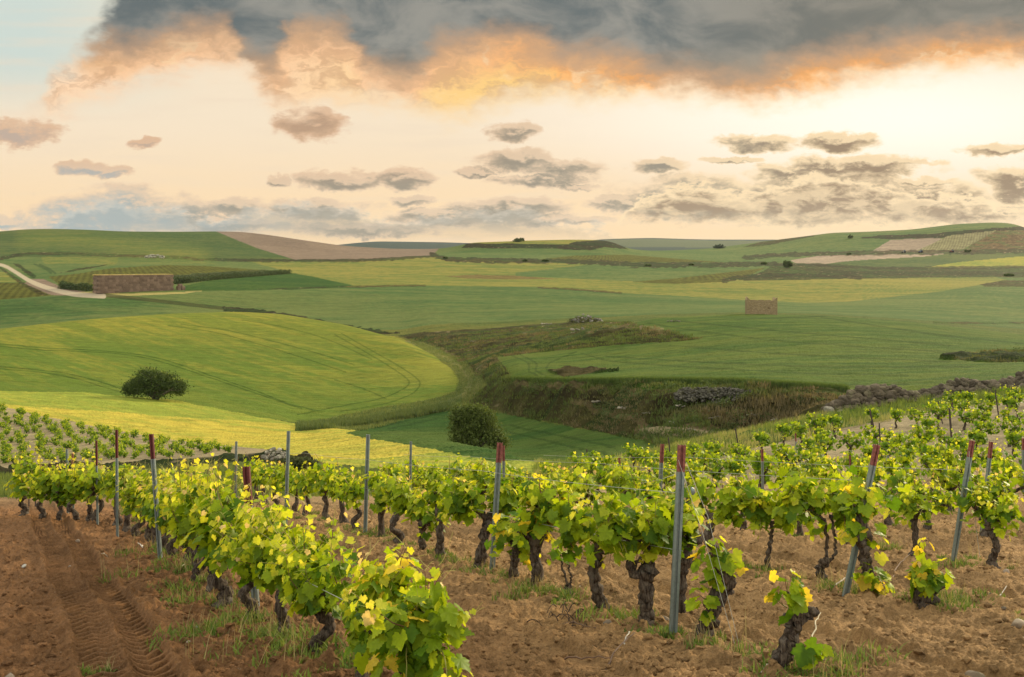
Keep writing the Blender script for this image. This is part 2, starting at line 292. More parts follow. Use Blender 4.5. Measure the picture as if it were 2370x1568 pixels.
def relief(X, Y):
    """clods, ruts and row mounds of the near soil (metres)"""
    r = rowc(X, Y); near = np.clip((34 - Y) / 14, 0, 1)
    q = (Y - X * ROW_K)                                  # runs along the rows
    fr = np.abs(r - np.round(r)) * ROW_DX * ROW_C
    mound = 0.05 * np.exp(-(fr / 0.35) ** 2) * (r > -0.3)
    big = fbm(X * 0.9, Y * 0.9, 3, 5) * 0.07
    cl = fbm(X * 3.6, Y * 3.6, 3, 11, 0.6); c2 = fbm(X * 9, Y * 9, 3, 17, 0.65)
    clod = np.maximum(cl, -0.12) * 0.17 + np.maximum(c2, -0.05) * 0.13 + np.clip((vnoise(X * 5.5, Y * 5.5, 71) - .62) * 5, 0, 1) * .028 + np.clip((vnoise(X * 13, Y * 13, 72) - .6) * 4, 0, 1) * .018
    fine = fbm(X * 22, Y * 22, 3, 31, 0.6) * 0.05
    rough = 1.0
    z = mound + big
    bend = -0.0125 * np.clip(Y - 8, 0, 20)
    def rut(z, rough, r0, half, depth, lug, ph, sgn, per=.2):
        off = (r - r0) * ROW_DX * ROW_C
        wob = 0.03 * np.sin(q * 0.9 + ph)
        o = (off + wob) / half
        ins = np.clip((1.05 - np.abs(o)) * 4, 0, 1)
        qq = q / per + sgn * np.abs(o) * 1.3 + 0.12 * np.sin(q * 3)
        tooth = np.clip(np.sin(qq * 2 * np.pi) * 1.6 + 0.2, -1, 1)
        side = np.exp(-((np.abs(o) - 1.25) / 0.28) ** 2) * 0.035
        return z + side * near - ins * depth + ins * lug * tooth * (0.6 + 0.4 * vnoise(q * 2, off * 3, 3)), rough * (1 - ins)
    z, rough = rut(z, rough, -0.44 + bend, 0.17, 0.05, 0.055, 0.0, 1)
    z, rough = rut(z, rough, -0.33 + bend, 0.17, 0.055, 0.055, 0.0, -1)
    z, rough = rut(z, rough, 1.40, 0.2, 0.06, 0.016, 2.0, 1)
    z, rough = rut(z, rough, 2.42, 0.2, 0.05, 0.014, 4.0, -1)
    z, rough = rut(z, rough, 0.62, 0.18, 0.03, 0.010, 3.0, 1)
    furrow = 0.045 * np.exp(-(((np.abs(r - 1.62)) * ROW_DX * ROW_C) / 0.16) ** 2) + 0.05 * np.exp(-(((np.abs(r - 1.2)) * ROW_DX * ROW_C) / 0.14) ** 2)
    z = z + furrow * (0.6 + fbm(q * 1.5, r * 0 + 3.3, 2, 9))
    z = z + fbm(q * .7, r * 13, 3, 23) * .07 * (0.2 + 0.8 * rough)
    return (z + (clod + fine) * (0.12 + 0.88 * rough)) * near
def ground(X, Y, micro=True):
    X = np.atleast_1d(np.asarray(X, float)); Y = np.atleast_1d(np.asarray(Y, float))
    z = -(row_at(CX + F * X / Y, np.log(Y)) - HY) / F * Y
    return z + relief(X, Y) if micro else z
def gz(X, Y): return float(ground(X, Y)[0])
LYS = np.linspace(math.log(3.0), math.log(5000), 2600)
def hit(px, py, ymin=3.0, ymax=5000):
    """first point of the ground on the bearing (column, row)"""
    ly = LYS[(LYS > math.log(ymin)) & (LYS < math.log(ymax))]
    r = row_at(np.full(len(ly), float(px)), ly)
    i = int(np.argmax(r <= py)) if (r <= py).any() else int(np.argmin(r))
    Y = math.exp(ly[i]); X = (px - CX) / F * Y
    return X, Y, float(ground(X, Y, micro=Y < 40)[0])

# ------------------------------------------------------------------ fields: their outlines on the ground
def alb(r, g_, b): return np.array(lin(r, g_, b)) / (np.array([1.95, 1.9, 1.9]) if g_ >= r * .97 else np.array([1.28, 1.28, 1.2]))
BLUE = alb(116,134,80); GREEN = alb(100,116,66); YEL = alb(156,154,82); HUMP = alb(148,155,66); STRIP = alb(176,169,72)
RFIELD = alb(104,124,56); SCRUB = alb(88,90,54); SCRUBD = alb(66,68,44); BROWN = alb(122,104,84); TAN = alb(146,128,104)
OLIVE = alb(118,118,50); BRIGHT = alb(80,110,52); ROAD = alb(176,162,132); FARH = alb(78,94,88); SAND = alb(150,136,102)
SOILL = alb(142,105,69); SOILR = alb(172,138,92); VERGE = alb(120,126,66); LOWG = alb(90,116,56); GRASSY = alb(112,130,60)
# class, colour, ymin, ymax, outline
B_ = 1e9
POLY = [
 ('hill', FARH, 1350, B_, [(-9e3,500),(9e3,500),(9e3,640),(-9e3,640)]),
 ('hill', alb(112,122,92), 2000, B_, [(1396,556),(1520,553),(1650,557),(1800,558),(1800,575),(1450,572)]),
 ('wheat_field', GREEN, 560, 1350, [(-9e3,500),(1010,500),(1010,606),(-9e3,606)]),
 ('wheat_field', BLUE, 420, 1350, [(1000,500),(9e3,500),(9e3,640),(1000,640)]),
 ('ploughed_field', BROWN, 600, 1350, [(485,530),(593,574),(684,602),(870,602),(1000,592),(1016,576),(900,560),(600,530)]),
 ('wheat_field', YEL, 360, 760, [(500,603),(690,605),(870,603),(998,588),(1019,595),(1298,610),(1375,612),(1193,632),(1193,638),(1438,650),(1560,658),(1706,648),(1986,644),(2299,641),(2345,652),(2272,659),(2177,675),(1968,698),(1864,701),(1690,693),(1550,684),(1438,679),(1246,665),(984,662),(800,665),(700,640),(640,622)]),
 ('wheat_field', BLUE, 380, 700, [(1193,632),(1375,612),(1560,612),(1760,620),(1680,640),(1560,652),(1438,651),(1193,639)]),
 ('vine_field', OLIVE, 380, 700, [(1773,620),(1724,642),(1675,653),(1560,658),(1460,653),(1560,645),(1690,630)]),
 ('vine_field', alb(124,110,62), 380, 700, [(1030,640),(1100,636),(1200,639),(1296,646),(1180,647),(1080,645)]),
 ('wheat_field', BLUE, 600, 1350, [(1012,594),(1012,580),(1071,572),(1200,576),(1368,581),(1430,590),(1298,597),(1089,600)]),
 ('wheat_field', YEL, 780, 1350, [(1085,564),(1090,550),(1400,550),(1389,557),(1315,566)]),
 ('scrub_bank', SCRUBD, 780, 1350, [(1068,574),(1082,563),(1193,565),(1315,566),(1333,559),(1396,556),(1431,560),(1453,578),(1400,572),(1368,580),(1280,576),(1158,575)]),
 ('vine_field', OLIVE, 600, 1350, [(1245,601),(1330,592),(1450,590),(1680,608),(1400,607)]),
 ('scrub_bank', SCRUB, 700, 1350, [(1717,573),(1769,558),(1874,544),(1890,547),(1829,558),(1766,570)]),
 ('scrub_bank', SCRUBD, 900, 1350, [(1972,551),(2031,546),(2177,540),(2212,535),(2300,529),(2372,524),(2500,540),(2370,533),(2306,535),(2212,545),(2177,552),(2055,553)]),
 ('ploughed_field', TAN, 800, 1350, [(2013,585),(2062,555),(2170,551),(2182,554),(2115,584)]),
 ('vine_field', alb(140,134,92), 800, 1350, [(2115,585),(2195,546),(2306,534),(2230,577),(2212,585)]),
 ('scrub_bank', alb(104,92,62), 800, 1350, [(2220,585),(2306,534),(2500,533),(2600,585)]),
 ('ploughed_field', TAN, 650, 1300, [(1829,603),(1898,592),(2073,588),(2212,585),(2142,594),(1968,605),(1898,613),(1846,612)]),
 ('wheat_field', GREEN, 600, 1300, [(1898,613),(1968,604),(2142,594),(2212,585),(2900,583),(2900,594),(2370,594),(2212,608),(2121,623),(2000,622)]),
 ('wheat_field', alb(170,170,74), 600, 1300, [(2121,623),(2212,608),(2370,593),(2900,590),(2900,620),(2212,621)]),
 ('scrub_bank', alb(84,92,54), 420, 900, [(1706,649),(1766,628),(1794,612),(1881,611),(2038,622),(2212,621),(2370,619),(2900,619),(2900,652),(2299,642),(1986,645),(1794,650)]),
 ('scrub_bank', SCRUB, 400, 700, [(2268,659),(2317,650),(2900,648),(2900,665),(2282,664)]),
 # left middle distance
 ('wheat_field', BLUE, 380, 690, [(-9e3,597),(0,598),(40,590),(180,588),(330,593),(420,597),(560,602),(640,622),(600,640),(0,660),(-9e3,660)]),
 ('scrub_bank', SCRUB, 380, 690, [(140,632),(180,622),(240,613),(268,607),(240,616),(180,627)]),
 ('vine_field', OLIVE, 360, 600, [(112,641),(180,634),(260,621),(380,614),(474,616),(600,625),(660,631),(620,642),(500,645),(410,655),(230,675),(150,668)]),
 ('wheat_field', BRIGHT, 350, 600, [(420,664),(480,650),(560,640),(680,633),(720,640),(818,661),(790,665),(600,672),(430,676)]),
 ('wheat_field', YEL, 330, 500, [(-9e3,622),(0,622),(52,654),(-9e3,656)]),
 ('vine_field', OLIVE, 330, 500, [(-9e3,655),(55,655),(125,684),(0,694),(-9e3,696)]),
 ('bare_ground', BROWN, 330, 500, [(72,646),(100,646),(150,668),(225,680),(230,686),(120,684),(56,657)]),
 ('bare_ground', alb(150,140,80), 330, 500, [(160,677),(215,676),(300,680),(437,675),(480,672),(430,680),(230,688)]),
 # hump
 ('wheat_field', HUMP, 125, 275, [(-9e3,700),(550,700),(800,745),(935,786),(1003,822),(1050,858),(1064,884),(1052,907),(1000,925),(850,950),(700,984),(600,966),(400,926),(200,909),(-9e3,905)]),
 ('wheat_field', STRIP, 26, 150, [(-9e3,905),(0,905),(200,909),(400,926),(600,966),(705,985),(850,1000),(1000,1015),(1150,1042),(1272,1082),(1272,1094),(1000,1096),(760,1075),(640,1045),(558,1035),(384,1017),(262,995),(105,965),(0,939),(-9e3,930)]),
 ('bare_ground', SAND, 60, 150, [(-9e3,930),(0,939),(105,965),(262,995),(384,1017),(558,1035),(640,1043),(593,1049),(314,1070),(0,1087),(-9e3,1110)]),
 ('scrub_bank', SCRUBD, 45, 110, [(0,1087),(314,1070),(593,1049),(640,1043),(740,1070),(740,1085),(560,1070),(400,1082),(200,1095),(0,1104),(-800,1115),(-800,1095)]),
 # gully and its banks
 ('scrub_bank', SCRUB, 80, 275, [(914,776),(980,769),(1130,761),(1250,751),(1380,744),(1440,746),(1560,769),(1625,785),(1400,801),(1250,816),(1150,827),(1180,868),(1190,884),(1300,889),(1500,889),(1700,893),(1950,909),(2100,930),(2000,1000),(1560,1060),(1500,1022),(1330,988),(1150,953),(1080,955),(1090,925),(1130,890),(1080,850),(1000,800)]),
 ('bare_ground', alb(160,144,104), 78, 100, [(1478,992),(1530,986),(1600,990),(1645,1000),(1600,1010),(1520,1006)]),
 ('verge', VERGE, 112, 262, [(905,775),(940,780),(1000,800),(1085,845),(1125,885),(1110,915),(1060,942),(850,995),(700,1003),(690,985),(850,950),(1000,925),(1052,907),(1064,884),(1050,858),(1003,822),(935,786)]),
 ('wheat_field', LOWG, 56, 140, [(800,1003),(1040,947),(1090,950),(1150,955),(1330,990),(1500,1022),(1550,1046),(1500,1070),(1270,1110),(1150,1070),(1000,1040),(850,1015)]),
 ('wheat_field', RFIELD, 84, 230, [(1150,828),(1165,845),(1182,868),(1190,884),(1500,889),(1700,893),(1950,909),(2100,915),(2370,880),(9e3,880),(9e3,760),(2100,730),(1730,715),(1520,728),(1385,744),(1440,747),(1560,771),(1625,786),(1400,801),(1250,816)]),
 ('scrub_bank', alb(92,90,56), 120, 200, [(1268,859),(1310,849),(1400,853),(1505,871),(1400,878),(1300,872)]),
 ('scrub_bank', SCRUBD, 80, 190, [(2175,829),(2300,815),(9e3,808),(9e3,842),(2260,838)]),
]
# tracks, hedge lines, tramlines: class or None, colour, half width (m), strength, ymin, ymax, points
def pr(*p): return list(p)
STROKE = [
 ('scrub_bank', SCRUBD, 1.0, .8, 380, 800, pr((0,600),(40,590),(90,587),(180,588),(260,591),(330,593),(420,597),(480,602),(690,604),(870,603),(1000,592))),
 ('scrub_bank', SCRUBD, 1.6, .85, 500, 900, pr((998,588),(1026,600),(1089,603),(1263,604),(1385,607),(1472,614),(1595,613),(1672,613),(1794,611))),
 ('scrub_bank', SCRUBD, 2.0, .8, 700, 1200, pr((1724,597),(1780,592),(1846,589),(2003,585),(2212,584),(2370,581),(2700,578))),
 ('dirt_road', ROAD, .75, 1, 330, 600, pr((-400,560),(0,608),(36,630),(70,652),(112,668),(170,682),(206,684),(240,686))),
 ('scrub_bank', SCRUBD, .6, .7, 330, 600, pr((-2,618),(28,640),(60,663),(98,680))),
 ('scrub_bank', SCRUBD, .9, .8, 330, 600, pr((25,604),(50,620),(78,640))),
 (None, SCRUB, .9, .8, 270, 370, pr((223,682),(300,690),(384,699),(450,707),(523,715))),
 ('scrub_bank', SCRUBD, 1.3, .95, 280, 370, pr((523,715),(590,720),(663,733),(740,747),(820,763),(914,777))),
 ('scrub_bank', SCRUBD, .35, .6, 380, 460, pr((440,677),(620,671),(800,664),(984,661))),
 ('scrub_bank', SCRUBD, .35, .6, 380, 460, pr((1246,666),(1330,670),(1438,679))),
 ('scrub_bank', SCRUB, .5, .6, 200, 400, pr((2165,746),(2200,748),(2370,748))),
 (None, alb(150,146,100), .4, .6, 120, 262, pr((925,783),(1000,812),(1062,846),(1092,880),(1080,910),(1040,932),(850,975),(720,995))),
 (None, alb(150,146,100), .3, .5, 120, 262, pr((940,781),(1015,806),(1080,842),(1110,880),(1098,910))),
 (None, alb(140,132,96), .35, .4, 84, 140, pr((1195,892),(1350,898),(1500,898),(1690,903))),
 (None, alb(140,130,96), .5, .5, 84, 130, pr((1330,930),(1400,945),(1450,962),(1500,985))),
 (None, alb(140,130,96), .5, .5, 80, 120, pr((1560,962),(1640,960),(1720,968))),
 (None, alb(60,58,38), .7, .7, 80, 120, pr((1540,975),(1640,970),(1750,975),(1840,985))),
 (None, alb(60,58,38), .7, .7, 84, 130, pr((1250,912),(1400,922),(1560,935))),
 ('scrub_bank', SCRUBD, 1.0, .8, 420, 800, pr((1675,650),(1720,640),(1790,637),(1860,637),(1990,643))),
 ('scrub_bank', SCRUBD, 1.0, .8, 420, 900, pr((1794,613),(1881,612),(2038,622),(2212,620),(2370,618))),
 ('scrub_bank', SCRUBD, 1.2, .7, 420, 900, pr((1900,628),(2050,633),(2200,632),(2370,634))),
 (None, SAND, 1.1, .8, 80, 130, pr((1495,998),(1560,1003),(1640,1000))),
 (None, alb(150,140,104), .5, .5, 120, 262, pr((1400,757),(1470,757),(1530,762))),
 (None, alb(84,104,42), .7, .9, 84, 110, pr((1186,884),(1300,888),(1500,888),(1700,892),(1950,907))),
]
def tram(cls_, pts, w=.13, k=.6, col=alb(84,104,36), y=(120, 275)): STROKE.append((None, col, w, k, y[0], y[1], pts))
for pts in ([(0,854),(105,863),(174,875),(244,898),(293,912)],[(0,848),(150,862),(240,886),(295,906)],
            [(0,796),(105,807),(209,810),(314,819),(384,833),(488,870),(593,905),(663,934),(726,950)],[(0,802),(100,812),(244,815),(349,829),(453,864),(558,899),(698,947)],
            [(419,751),(523,763),(628,789),(732,817),(820,845)],[(390,754),(500,769),(600,797),(700,828),(800,862)],[(775,775),(830,806),(897,845),(949,880),(945,895),(893,922),(775,943),(690,960)],
            [(790,772),(860,812),(932,852),(977,884),(963,908),(905,934),(790,952)],[(775,880),(845,901),(893,923)],[(560,741),(660,757),(760,785),(860,832)]):
    tram(None, pts)
for pts in ([(1186,824),(1228,842),(1221,860),(1245,870)],[(1205,822),(1246,842),(1237,858),(1262,870)],[(1333,815),(1270,840),(1262,856),(1290,868)],[(1345,818),(1400,835),(1480,842),(1600,850),(1800,862),(2100,870)],
            [(1400,825),(1600,838),(1900,850),(2250,850)],[(1500,748),(1600,765),(1800,790),(2100,810),(2370,825)],[(1560,742),(1700,757),(1900,775),(2200,800)],[(1900,735),(2000,750),(2200,780),(2370,795)],
            [(1300,880),(1600,880),(1900,892),(2100,890)],[(1550,800),(1800,820),(2200,838)],[(1700,740),(1850,735),(1915,732)]):
    tram(None, pts, .15, .5, alb(64,86,38), (84, 230))
for pts in ([(870,990),(980,966),(1050,952)],[(900,992),(1010,970)],[(1180,985),(1300,1010),(1420,1035)],[(1180,1000),(1280,1025),(1400,1052)]):
    tram(None, pts, .15, .6, alb(58,84,38), (56, 140))
for pts in ([(80,612),(105,622),(118,632)],[(92,613),(115,623),(128,633)]): tram(None, pts, .5, .7, alb(70,96,56), (380, 690))
STROKE.append(('dirt_road', ROAD, .8, 1, 330, 600, pr((-400,560),(0,608),(36,630),(70,652),(112,668),(170,682),(206,684),(240,686))))
STROKE.append((None, alb(104,88,72), 9, .6, 700, 1350, pr((590,545),(640,552),(700,562))))  # dark swath on the ploughed hill: shadow and soil moisture painted into the colour
STROKE.append((None, alb(150,152,74), 14, .55, 600, 1350, pr((60,550),(180,555),(280,566),(380,580),(460,592))))
STROKE.append((None, alb(150,150,76), 4, .5, 380, 700, pr((110,596),(180,594),(260,598))))

# ---- the sheet
cols_px = np.concatenate([np.arange(-3400, -260, 60.0), np.arange(-260, 2631, 1.75), np.arange(2640, 5800, 60.0)])
rows_t = []
for k in range(NK - 1):
    span = np.abs(np.diff(KP, axis=0)[k][(KX > -100) & (KX < 2470)]).max()
    step = 1.0 if k < 14 else 1.35
    if k < 5: step = 14.0
    n = int(max(8 if k >= 5 else 4, span / step))
    rows_t += [(k, j / n) for j in range(n)]
rows_t.append((NK - 2, 1.0))
NR, NC = len(rows_t), len(cols_px)
kk = np.array([r[0] for r in rows_t]); tt = np.array([r[1] for r in rows_t])
KLc = np.stack([np.interp(cols_px, KX, KL[k]) for k in range(NK)])
LYg = KLc[kk] * (1 - tt[:, None]) + KLc[kk + 1] * tt[:, None]
PXg = np.broadcast_to(cols_px[None], (NR, NC))
PYg = np.concatenate([row_at(cols_px, LYg[i])[None] for i in range(NR)])
Yg = np.exp(LYg); Xg = (PXg - CX) / F * Yg; Zg = -(PYg - HY) / F * Yg
print('terrain grid', NR, NC)
px, py, yy, xx = PXg.ravel(), PYg.ravel(), Yg.ravel(), Xg.ravel()
cls = np.zeros(NR * NC, dtype=np.int16); colr = np.zeros((NR * NC, 3), dtype=np.float32)
CN = ['soil', 'verge', 'wheat_field', 'vine_field', 'ploughed_field', 'bare_ground', 'scrub_bank', 'dirt_road', 'hill']
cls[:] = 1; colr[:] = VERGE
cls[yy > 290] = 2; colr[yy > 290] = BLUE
jx = fbm(xx / (yy * .02), yy * 0.25, 3, 77) * 7; jy = fbm(xx / (yy * .02) + 50, yy * .2, 3, 78) * 3.0
far_row_k = PYg.ravel()
def inside(pts, x, y):
    r = np.zeros(len(x), bool); n = len(pts); j = n - 1
    for i in range(n):
        xi, yi = pts[i]; xj, yj = pts[j]
        if yi != yj:
            c_ = ((yi > y) != (yj > y)) & (x < (xj - xi) * (y - yi) / (yj - yi) + xi); r ^= c_
        j = i
    return r
for cn, cc, y0, y1, pts in POLY:
    a = np.array(pts, float)
    ix = np.nonzero((yy > y0) & (yy < y1) & (px > a[:, 0].min() - 8) & (px < a[:, 0].max() + 8) & (py > a[:, 1].min() - 5) & (py < a[:, 1].max() + 5))[0]
    if not len(ix): continue
    js = 1.0 if cn in ('scrub_bank', 'verge') else 0.25
    m = inside(pts, px[ix] + jx[ix] * js, py[ix] + jy[ix] * js); ix = ix[m]
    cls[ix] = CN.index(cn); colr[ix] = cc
# hidden folds behind a crest take the cover of the crest
# vineyard soil: near sheet and the right-hand slope
edge_soil = np.interp(px, [-800, 0, 60, 600, 1270, 1450, 1600, 1850, 1980, 2150, 2370, 3000], [1120, 1150, 1152, 1152, 1135, 1090, 1072, 1012, 985, 952, 922, 880])
ms = (yy < 58) & (py + jy * 1.5 > edge_soil) & (cls != 5)
cls[ms] = 0
rr = rowc(xx, yy)
tmix = np.clip((rr + 0.1) / 1.1, 0, 1)[:, None]
so = SOILL * (1 - tmix) + SOILR * tmix
s2 = np.clip((yy - 24) / 12, 0, 1)[:, None]; so = so * (1 - s2) + SAND * s2
so = so * (1 + 0.5 * fbm(xx * .6, yy * .6, 3, 91)[:, None] + 0.45 * fbm(rr * 5, (yy - xx * .47) * .35, 4, 92)[:, None])
colr[ms] = so[ms]
gs = (~ms) & (yy < 64) & (px > 1250) & (cls != 2)
cls[gs] = 1; colr[gs] = (GRASSY * (0.9 + 0.5 * fbm(xx * .3, yy * .3, 3, 19)[:, None]))[gs]
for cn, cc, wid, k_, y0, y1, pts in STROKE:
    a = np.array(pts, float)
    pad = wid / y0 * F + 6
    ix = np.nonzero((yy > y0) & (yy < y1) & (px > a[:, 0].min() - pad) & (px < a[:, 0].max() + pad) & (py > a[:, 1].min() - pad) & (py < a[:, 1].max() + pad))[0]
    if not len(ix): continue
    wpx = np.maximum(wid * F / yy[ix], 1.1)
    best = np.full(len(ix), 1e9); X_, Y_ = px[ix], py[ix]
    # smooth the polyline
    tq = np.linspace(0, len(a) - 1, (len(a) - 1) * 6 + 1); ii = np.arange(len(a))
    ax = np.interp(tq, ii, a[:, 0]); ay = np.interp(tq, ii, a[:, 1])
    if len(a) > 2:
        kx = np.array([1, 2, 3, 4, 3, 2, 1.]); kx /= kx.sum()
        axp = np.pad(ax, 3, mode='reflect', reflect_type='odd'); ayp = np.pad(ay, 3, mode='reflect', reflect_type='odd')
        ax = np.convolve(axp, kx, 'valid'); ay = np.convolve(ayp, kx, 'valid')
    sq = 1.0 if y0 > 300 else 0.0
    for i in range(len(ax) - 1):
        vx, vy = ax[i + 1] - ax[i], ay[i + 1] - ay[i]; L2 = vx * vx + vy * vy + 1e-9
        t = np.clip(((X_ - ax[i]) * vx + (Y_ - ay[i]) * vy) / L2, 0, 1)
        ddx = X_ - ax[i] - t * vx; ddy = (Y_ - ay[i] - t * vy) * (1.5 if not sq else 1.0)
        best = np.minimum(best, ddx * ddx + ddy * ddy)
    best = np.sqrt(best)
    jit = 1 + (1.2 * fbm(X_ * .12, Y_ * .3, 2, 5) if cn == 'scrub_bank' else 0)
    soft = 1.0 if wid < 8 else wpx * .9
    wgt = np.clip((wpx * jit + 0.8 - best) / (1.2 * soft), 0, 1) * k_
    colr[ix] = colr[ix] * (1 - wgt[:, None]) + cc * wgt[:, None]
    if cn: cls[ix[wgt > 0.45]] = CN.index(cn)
# living colour: ripeness, moisture, scrub mottling
isw = (cls == 2) | (cls == 1)
u1 = fbm(xx * .010 + yy * .002, yy * .018, 4, 41); u2 = fbm(xx * .03, yy * .16, 4, 45); u3 = fbm(xx * .25, yy * 1.1, 3, 48)
yel = np.array([1.2, 1.07, 0.92]); grn = np.array([0.62, 0.80, 0.66])
u6 = fbm(xx * .05 + 9, yy * .6 + np.sin(xx * .03), 3, 88)
onh1 = (yy > 100) & (yy < 262) & (px < 1070)
al, ac = (xx - yy) * .7071, (xx + yy) * .7071
u2 = np.where(onh1, fbm(al * .03, ac * .22, 4, 45), u2); u6 = np.where(onh1, fbm(al * .05 + 9, ac * .9, 3, 88), u6); u3 = np.where(onh1, fbm(al * .3, ac * 1.2, 3, 48), u3)
t = np.clip(0.5 + 1.5 * u1 + 1.6 * u2 + 1.3 * u3 + 1.2 * u6, 0, 1)[:, None]
# hump riper on its brow than its flank; colour also stands in for lighting
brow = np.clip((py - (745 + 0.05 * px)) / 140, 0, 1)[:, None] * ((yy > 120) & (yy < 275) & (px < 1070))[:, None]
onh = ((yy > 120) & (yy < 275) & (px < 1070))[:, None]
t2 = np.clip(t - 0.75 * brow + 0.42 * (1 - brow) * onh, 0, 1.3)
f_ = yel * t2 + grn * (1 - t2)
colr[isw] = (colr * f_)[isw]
isv = cls == 6
u4 = fbm(xx * .35, yy * .5, 4, 55, .6); u5 = fbm(xx * .09, yy * .15, 3, 58)
sc3 = np.clip(0.5 + 2.2 * u4 + 1.2 * u5, 0, 1)[:, None]
mix3 = np.where(u5[:, None] > 0.03, np.array([0.75, 1.02, 0.7]), np.array([1.15, 0.98, 0.9]))
colr[isv] = (colr * (0.62 + 0.75 * sc3) * mix3)[isv]
pale = np.clip((u4 - 0.24) * 14, 0, 1)[:, None] * 0.75
colr[isv] = (colr * (1 - pale) + SAND * pale)[isv]
isb = (cls == 5) | (cls == 4)
colr[isb] = (colr * (1 + 0.55 * (u2 + u3)[:, None]))[isb]
isf = cls == 3
vr = (np.sin(xx * 2.2 + yy * 0.9) * 0.5 + 0.5) * 0.35 + 0.7 + 0.8 * u3
colr[isf] = (colr * vr[:, None])[isf]
# soft edges between neighbouring covers
Cg = colr.reshape(NR, NC, 3)
# relief
Zm = Zg.ravel() + relief(xx, yy)
rough_sc = np.where(cls == 6, 1.0, 0.0) * np.clip((320 - yy) / 100, 0, 1)
Zm = Zm + rough_sc * (fbm(xx * .45, yy * .45, 4, 63, .6) * 1.1 + fbm(xx * .08, yy * .35, 3, 64) * 1.6)
wheat = (cls == 2) * np.clip((260 - yy) / 120, 0, 1)
Zm = Zm + wheat * (fbm(xx * 1.6, yy * 1.6, 3, 66) * 0.10 + fbm(xx * .25, yy * .9, 3, 67) * 0.25 + (yy < 150) * fbm(xx * 5, yy * 1.8, 2, 68) * 0.12)
grassz = ((cls == 1) & (yy < 300)) * 1.0
Zm = Zm + grassz * fbm(xx * 1.2, yy * 1.2, 4, 69, .6) * 0.35
VV = np.stack([xx, yy, Zm], 1)
idx = np.arange(NR * NC).reshape(NR, NC)
Q = np.stack([idx[:-1, :-1], idx[:-1, 1:], idx[1:, 1:], idx[1:, :-1]], -1).reshape(-1, 4)
Qc = cls[Q[:, 2]]

# ------------------------------------------------------------------ materials of the land
def mat(name, build, **kw):
    m = bpy.data.materials.new(name); m.use_nodes = True; m.node_tree.nodes.clear(); g = G(m.node_tree)
    out = g.new('ShaderNodeOutputMaterial'); g.put(out.inputs[0], build(g)); return m
def bsdf(g, col, rough=0.9, spec=0.2, normal=None, metal=0.0, sss=0.0):
    b = g.new('ShaderNodeBsdfPrincipled'); g.put(b.inputs['Base Color'], col if isinstance(col, bpy.types.NodeSocket) else (*col, 1)[:4])
    g.put(b.inputs['Roughness'], rough); b.inputs['Specular IOR Level'].default_value = spec; b.inputs['Metallic'].default_value = metal
    if normal is not None: g.put(b.inputs['Normal'], normal)
    return b.outputs[0]
def bump(g, h, dist, strength=1.0):
    n = g.new('ShaderNodeBump'); n.inputs['Strength'].default_value = strength; n.inputs['Distance'].default_value = dist; g.put(n.inputs['Height'], h); return n.outputs[0]
def attr(g, name='Col'): return g.new('ShaderNodeAttribute', attribute_name=name).outputs['Color']
def pos(g): return g.new('ShaderNodeNewGeometry').outputs['Position']
def crop(g):
    p = pos(g); c = attr(g)
    s = g.v('MULTIPLY', p, (0.35, 1.0, 1.0))
    a = g.noise(s, 1.3, 5, 0.65); b = g.noise(p, 6.0, 3, 0.6)
    h = g.m('ADD', g.m('MULTIPLY', a, 0.6), g.m('MULTIPLY', b, 0.4))
    st = g.noise(g.v('MULTIPLY', p, (0.05, 0.5, 1.0)), 1.0, 6, 0.7)
    k = g.m('ADD', 0.62, g.m('ADD', g.m('MULTIPLY', g.sm(h, 0.3, 0.7), 0.56), g.m('MULTIPLY', g.sm(st, 0.3, 0.7), 0.22)))
    c = g.v('MULTIPLY', c, g.xyz(k, k, k))
    return bsdf(g, c, 0.95, 0.05, bump(g, g.m('ADD', h, st), 0.5, 0.8))
M_CROP = mat('crop', crop)
def soil(g):
    p = pos(g); c = attr(g)
    a = g.noise(p, 3.0, 8, 0.65); b = g.noise(p, 28.0, 6, 0.75)
    k = g.m('ADD', 0.5, g.m('ADD', g.m('MULTIPLY', g.sm(a, .3, .7), 0.5), g.m('MULTIPLY', g.sm(b, .3, .7), 0.55)))
    c = g.v('MULTIPLY', c, g.xyz(k, k, k))
    sp = g.sm(g.noise(p, 60.0, 2, 0.5), 0.69, 0.73)
    c = g.mix(g.m('MULTIPLY', sp, 0.6), c, (0.36, 0.3, 0.22))
    return bsdf(g, c, 0.95, 0.1, bump(g, g.m('ADD', b, g.m('MULTIPLY', a, 1.5)), 0.05, 1.0))
M_SOIL = mat('soil', soil)
def scrub(g):
    p = pos(g); c = attr(g)
    a = g.noise(p, 1.6, 6, 0.7); b = g.noise(p, 0.5, 4, 0.6)
    k = g.m('ADD', 0.2, g.m('MULTIPLY', a, 1.6))
    c = g.v('MULTIPLY', c, g.xyz(k, k, k))
    return bsdf(g, c, 0.95, 0.05, bump(g, g.m('ADD', a, b), 0.8, 0.9))
M_SCRUB = mat('scrub', scrub)
MATS = {'soil': M_SOIL, 'verge': M_CROP, 'wheat_field': M_CROP, 'vine_field': M_SCRUB, 'ploughed_field': M_SOIL, 'bare_ground': M_SOIL, 'scrub_bank': M_SCRUB, 'dirt_road': M_SOIL, 'hill': M_SCRUB}
for ci, cn in enumerate(CN):
    f = Q[Qc == ci]
    if not len(f): continue
    used, inv = np.unique(f, return_inverse=True)
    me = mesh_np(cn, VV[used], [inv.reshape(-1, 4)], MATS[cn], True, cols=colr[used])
    tag(obj(cn, me), kind='structure')

